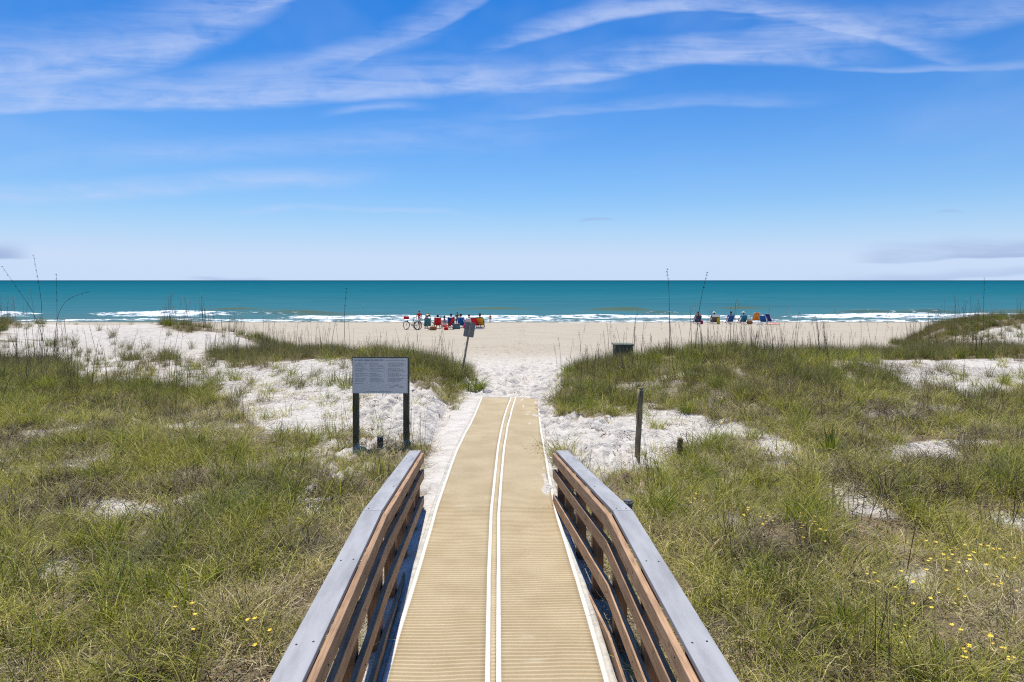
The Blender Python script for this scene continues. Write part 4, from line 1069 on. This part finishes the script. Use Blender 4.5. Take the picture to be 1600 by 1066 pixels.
    if hat is not None:
        bm = bmesh.new(); r_ = bmesh.ops.create_cone(bm, cap_ends=True, segments=18, radius1=.17 * S, radius2=.155 * S, depth=.012)
        r_ = bmesh.ops.create_cone(bm, cap_ends=True, segments=18, radius1=.095 * S, radius2=.075 * S, depth=.10 * S, matrix=Matrix.Translation((0, 0, .05 * S)))
        o = link('sun_hat', bm_to('sun_hat', bm, True), hat, root); o.location = hc + upv * .055 * S
    return root
def tilt_sheet(name, p00, p10, p11, p01, thick, m, parent, sag=.0, n=6, rnd=False):
    """a fabric panel stretched between four corners"""
    p00, p10, p11, p01 = map(Vector, (p00, p10, p11, p01)); nr = (p10 - p00).cross(p01 - p00).normalized()
    v = []; f = []
    for L in (0, 1):
        for j in range(n + 1):
            for i in range(n + 1):
                a, b = i / n, j / n
                if rnd and b > .4: a = .5 + (a - .5) * math.sqrt(max(.02, 1 - ((b - .4) / .6) ** 2 * .9))
                q = p00.lerp(p10, a).lerp(p01.lerp(p11, a), b) - nr * (sag * 4 * a * (1 - a) * (.4 + .6 * 4 * b * (1 - b))) + nr * (thick * L)
                v.append(q)
    k = n + 1; o = k * k
    for j in range(n):
        for i in range(n):
            a = j * k + i; f.append((a, a + k, a + k + 1, a + 1)); f.append((o + a, o + a + 1, o + a + k + 1, o + a + k))
    for i in range(n):
        f += [(i, i + 1, o + i + 1, o + i), (n * k + i + 1, n * k + i, o + n * k + i, o + n * k + i + 1)]
        f += [((i + 1) * k, i * k, o + i * k, o + (i + 1) * k), (i * k + n, (i + 1) * k + n, o + (i + 1) * k + n, o + i * k + n)]
    return link(name, mesh(name, v, f, True), m, parent)
def chair(loc, rz, label, fab, frame=ALU, hgt=.78, wid=.54, seat=.22, group='low folding beach chairs', round_top=False, stripe=None, pillow=None):
    r = tag(empty('beach_chair', loc, rz), label, 'beach chair', group); h = wid / 2
    for s in (-1, 1):
        tube_obj('back_leg', [(s * h, .34, seat + .20), (s * h, .05, seat + .02), (s * h, -.32, .012)], .012, frame, r)
        tube_obj('front_leg', [(s * h, -.18, seat + .23), (s * h, .10, seat + .0), (s * h, .36, .012)], .012, frame, r)
        tube_obj('back_rail', [(s * h * .96, .0, seat - .03), (s * h * .96, -.16, seat + .22), (s * h * .96, -.36, hgt)], .012, frame, r)
        bm = bmesh.new(); bm_box(bm, s * h - .025, s * h + .025, -.22, .26, seat + .225, seat + .25, .008); link('armrest', bm_to('armrest', bm), frame, r)
    tube_obj('cross_bar', [(-h, -.32, .012), (h, -.32, .012)], .011, frame, r); tube_obj('cross_bar', [(-h, .36, .012), (h, .36, .012)], .011, frame, r)
    tube_obj('top_bar', [(-h * .96, -.36, hgt), (-h * .5, -.375, hgt + (.06 if round_top else .01)), (h * .5, -.375, hgt + (.06 if round_top else .01)), (h * .96, -.36, hgt)], .012, frame, r)
    tilt_sheet('seat', (-h * .94, -.02, seat - .03), (h * .94, -.02, seat - .03), (h * .94, .36, seat + .06), (-h * .94, .36, seat + .06), .012, fab, r, .03)
    bk = tilt_sheet('backrest', (-h * .94, -.005, seat), (h * .94, -.005, seat), (h * .93, -.365, hgt + (.07 if round_top else 0)), (-h * .93, -.365, hgt + (.07 if round_top else 0)), .014, fab, r, -.03, 6 if not round_top else 10, round_top)
    if stripe is not None:
        for q in (-.55, -.05, .45): tilt_sheet('stripe', (h * q, -.045, seat + .04), (h * (q + .2), -.045, seat + .04), (h * (q + .2), -.385, hgt - .02), (h * q, -.385, hgt - .02), .006, stripe, bk, 0, 2)
    if pillow is not None: tilt_sheet('head_pad', (-h * .9, -.345, hgt - .16), (h * .9, -.345, hgt - .16), (h * .9, -.40, hgt + .02), (-h * .9, -.40, hgt + .02), .04, pillow, bk, 0, 3)
    return r
def bicycle(loc, rz, label, frame_m, basket=None, lean=0.0):
    r = tag(empty('bicycle', loc, rz), label, 'bicycle', 'bicycles parked on the beach'); r.rotation_euler = (0, lean, rz); R_ = .33
    for nm, cy in (('wheel', -.52), ('wheel', .52)):                # local Y is the way it rolls
        wh = empty(nm, (0, cy, R_)); wh.parent = r
        ring = [(0, math.cos(a) * (R_ - .02), math.sin(a) * (R_ - .02)) for a in np.linspace(0, 2 * math.pi, 29)[:-1]]
        tube_obj('tyre', ring, .026, BLACK, wh, 8, True)
        ring = [(0, math.cos(a) * (R_ - .05), math.sin(a) * (R_ - .05)) for a in np.linspace(0, 2 * math.pi, 29)[:-1]]
        tube_obj('rim', ring, .010, ALU, wh, 6, True)
        bm = bmesh.new(); bm_tube(bm, [(-.04, 0, 0), (.04, 0, 0)], .022, 8)
        for a in np.linspace(0, 2 * math.pi, 13)[:-1]: bm_tube(bm, [(0, 0, 0), (0, math.cos(a) * (R_ - .05), math.sin(a) * (R_ - .05))], .002, 4)
        link('spokes', bm_to('spokes', bm), ALU, wh)
    bb = (0, -.08, .30); st = (0, -.20, .78); hd = (0, .36, .82); hb = (0, .40, .66)
    bm = bmesh.new()
    for a, b in ((bb, st), (st, hd), (bb, hb), (hd, hb), ((0, -.52, R_), bb), ((0, -.52, R_), (0, -.185, .72)), (hb, (0, .52, R_))): bm_tube(bm, [a, b], .017, 8)
    link('frame', bm_to('frame', bm, True), frame_m, r)
    tube_obj('handlebar', [(-.30, .24, 1.02), (-.22, .34, 1.04), (0, .36, .98), (.22, .34, 1.04), (.30, .24, 1.02)], .013, ALU, r)
    tube_obj('seat_post', [st, (0, -.225, .90)], .013, ALU, r)
    bm = bmesh.new(); bm_box(bm, -.09, .09, -.36, -.10, .90, .955, .025)
    for v_ in bm.verts:
        if v_.co.y > -.2: v_.co.x *= .45
    link('saddle', bm_to('saddle', bm, True), BLACK, r)
    bm = bmesh.new()
    bm_tube(bm, [(-.09, -.08, .30), (.09, -.08, .30)], .014, 8); bm_box(bm, .09, .16, -.12, -.04, .16, .18, .004); bm_box(bm, -.16, -.09, -.12, -.04, .42, .44, .004)
    bm_tube(bm, [(.09, -.08, .30), (.09, -.08, .17)], .010, 6); bm_tube(bm, [(-.09, -.08, .30), (-.09, -.08, .43)], .010, 6)
    link('cranks', bm_to('cranks', bm), DARKM, r)
    if basket is not None:
        bm = bmesh.new(); bm_box(bm, -.19, .19, .40, .66, .80, 1.02, .03)
        link('basket', bm_to('basket', bm), basket, r)
    return r
def duffel(loc, rz, label, m, sx, sy, sz, cat='bag'):
    r = tag(empty('beach_bag', loc, rz), label, cat, 'bags and gear on the beach')
    bm = bmesh.new(); bmesh.ops.create_uvsphere(bm, u_segments=18, v_segments=12, radius=1)
    for v_ in bm.verts:
        q = v_.co; q = Vector([math.copysign(abs(c) ** .6, c) for c in q]); v_.co = Vector((q.x * sx, q.y * sy, (q.z * .5 + .5) * sz))
    link('body', bm_to('body', bm, True), m, r)
    for s in (-1, 1): tube_obj('handle', [(-sx * .4, s * sy * .5, sz * .9), (-sx * .3, s * sy * .3, sz * 1.25), (sx * .3, s * sy * .3, sz * 1.25), (sx * .4, s * sy * .5, sz * .9)], .012, m, r)
    return r
def cooler(loc, rz, label, m, lidm, sx=.30, sy=.19, sz=.34):
    r = tag(empty('cool_box', loc, rz), label, 'cooler', 'bags and gear on the beach')
    box_obj('tub', -sx, sx, -sy, sy, .0, sz, m, r, .025); box_obj('lid', -sx - .01, sx + .01, -sy - .01, sy + .01, sz + .003, sz + .06, lidm, r, .02)
    tube_obj('handle', [(-sx - .012, 0, sz * .8), (-sx - .03, 0, sz + .12), (sx + .03, 0, sz + .12), (sx + .012, 0, sz * .8)], .012, lidm, r)
    return r
def B(u, d):
    x = (u - CX) / F * d
    return (x, d, gz(x, d))
# group by the bicycles
bicycle(B(643, 53.0), R(58), 'bicycle with a red basket on its handlebar, parked at the edge of the beach group', DARKM, RED)
bicycle(B(663, 52.6), R(76), 'dark bicycle without a basket, parked in front of the teal chair', DARKM)
person(B(655, 57.5), R(20), 'stand', 'person in a red shirt and white shorts standing behind the bicycles', RED, WHITE, HAIRB, .80)
chair(B(668, 55), R(8), 'teal beach chair behind the dark bicycle', TEAL, ALU, .82)
person(B(666, 57.0), R(-15), 'bend', 'person in an olive top and teal shorts bending over the teal chair', OLIVE, TEAL, HAIRB, .86)
chair(B(684, 55), R(4), 'red beach chair carrying a dark haired sitter', RED, ALU, .86, .56, .30)
person(B(684, 55.05), R(4), 'sit', 'person with long dark hair in a red shirt sitting in a red chair', RED, GREYC, HAIRD, 1.05, long_hair=True)
duffel(B(677, 52.2), R(8), 'brown beach bag lying on the sand in front of the bicycles', BROWNC, .27, .17, .30)
person(B(694.5, 56), R(10), 'ground', 'person in white sitting on the sand between the red chair and the cart', WHITE, PINK, HAIRD, 1.1)
duffel(B(697, 52.4), R(-10), 'red and white striped bag lying beside the beach cart', RED, .17, .14, .24)
chair(B(702, 53.6), R(70), 'red beach chair standing sideways beside the striped bag', RED, DARKM, .90, .5, .26)
person(B(705, 57), R(0), 'sit', 'person in a navy cap and navy shirt in the middle of the beach group', NAVY, GREYC, HAIRD, 1.08)
chair(B(705, 56.9), R(0), 'navy beach chair behind the sideways red chair', NAVY, ALU, .80)
cooler(B(713, 54), R(5), 'grey blue cool box with a dark lid among the beach group', plain('cooler_blue', (.10, .18, .21), .5), GREYC)
person(B(714.5, 59), R(5), 'stand', 'tanned child in dark clothes standing behind the cool box', OLIVE, NAVY, HAIRD, .70, SKIN2)
chair(B(721, 56), R(-12), 'dark blue beach chair beside the cool box', BLUE, ALU, .82)
person(B(721, 56.05), R(-12), 'sit', 'person in a dark blue shirt sitting beside the magenta bag', NAVY, BLUE, HAIRD, 1.1)
duffel(B(727, 54.5), R(30), 'magenta tote bag standing by the dark blue chair', MAG, .16, .12, .34)
chair(B(733, 55.5), R(0), 'white beach chair behind the pole sign', WHITE, ALU, .78)
person(B(733, 55.55), R(0), 'sit', 'person in a white shirt sitting behind the pole sign', WHITE, NAVY, HAIRB, 1.08)
chair(B(744, 54.6), R(-38), 'red beach chair turned aside beside the yellow backpack', RED, DARKM, .88, .60, .28)
person(B(750.5, 55.2), R(-10), 'sit', 'person in a dark hat and grey shirt at the far end of the beach group', GREYC, GREYC, HAIRD, 1.12, hat=GREYC)
chair(B(750.5, 55.15), R(-10), 'yellow backed beach chair under the person in the dark hat', YEL, DARKM, .86, .62, .28)
cooler(B(749, 53.8), R(0), 'low white cool box at the foot of the yellow backed chair', WHITE, GREYC, .24, .16, .12)
person(B(766, 67), R(15), 'stand', 'child in an olive swimsuit at the edge of the water', OLIVE, OLIVE, HAIRD, .52)
# the row of chairs further along
PEACH = cloth('pale_orange', (.85, .45, .16))
ROW = 'chairs in the row by the water'
chair(B(1090, 63.5), R(2), 'navy beach chair under the person in the red shirt', NAVY, ALU, .78, .60, .22, ROW)
person(B(1090, 63.6), R(2), 'sit', 'person in a red shirt sitting in a navy chair by the water', RED, NAVY, HAIRB, 1.12, SKIN2)
duffel(B(1096.5, 63.3), R(0), 'small maroon bag beside the navy chair', MAG, .13, .10, .30)
chair(B(1117, 63.5), R(-2), 'grey beach chair with a red and white head pad', GREYC, ALU, .84, .78, .20, ROW, pillow=WHITE)
person(B(1115, 63.6), R(-2), 'sit', 'person in a crimson top sitting in the grey chair with the pad', RED, WHITE, HAIRB, 1.05, hat=WHITE)
duffel(B(1122.5, 63.2), R(0), 'tall yellow bag leaning on the grey chair with the pad', YEL, .15, .12, .62)
chair(B(1141, 63.5), R(3), 'bright blue beach chair with a dark haired sitter', BLUE, ALU, .80, .56, .24, ROW)
person(B(1141, 63.6), R(3), 'sit', 'person in a blue shirt sitting in a bright blue chair', BLUE, NAVY, HAIRD, 1.12)
chair(B(1161, 63.2), R(6), 'teal blue beach chair beside the brown bag', cloth('deep_teal', (.01, .17, .30)), ALU, .82, .58, .24, ROW)
person(B(1160.5, 63.3), R(6), 'sit', 'person in a white sun hat sitting in the teal blue chair', TEAL, WHITE, HAIRB, 1.08, hat=WHITE)
duffel(B(1171.5, 62.8), R(15), 'orange brown bag on the sand between the teal blue and the orange chair', BROWNC, .24, .2, .36)
chair(B(1181, 65.5), R(0), 'orange striped beach chair with a rounded white topped back', ORANGE, WHITE, 1.02, .74, .34, ROW, True, PEACH)
chair(B(1193, 63.4), R(-38), 'blue beach chair turned towards the navy one', BLUE, ALU, .80, .58, .24, ROW)
chair(B(1203, 64.4), R(-62), 'deep navy beach chair tipped back at the end of the row', cloth('indigo', (.03, .03, .20)), ALU, .92, .52, .26, ROW)
tw = tag(empty('beach_towel', B(1208, 62.6), R(4)), 'pink towel spread on the sand at the end of the chair row', 'towel')
tilt_sheet('cloth', (-.55, -.30, .02), (.55, -.30, .03), (.55, .30, .10), (-.55, .30, .05), .02, PINK, tw, -.04)
duffel(B(1186, 62.4), R(-8), 'low pale bag in front of the orange striped chair', WHITE, .26, .15, .14)
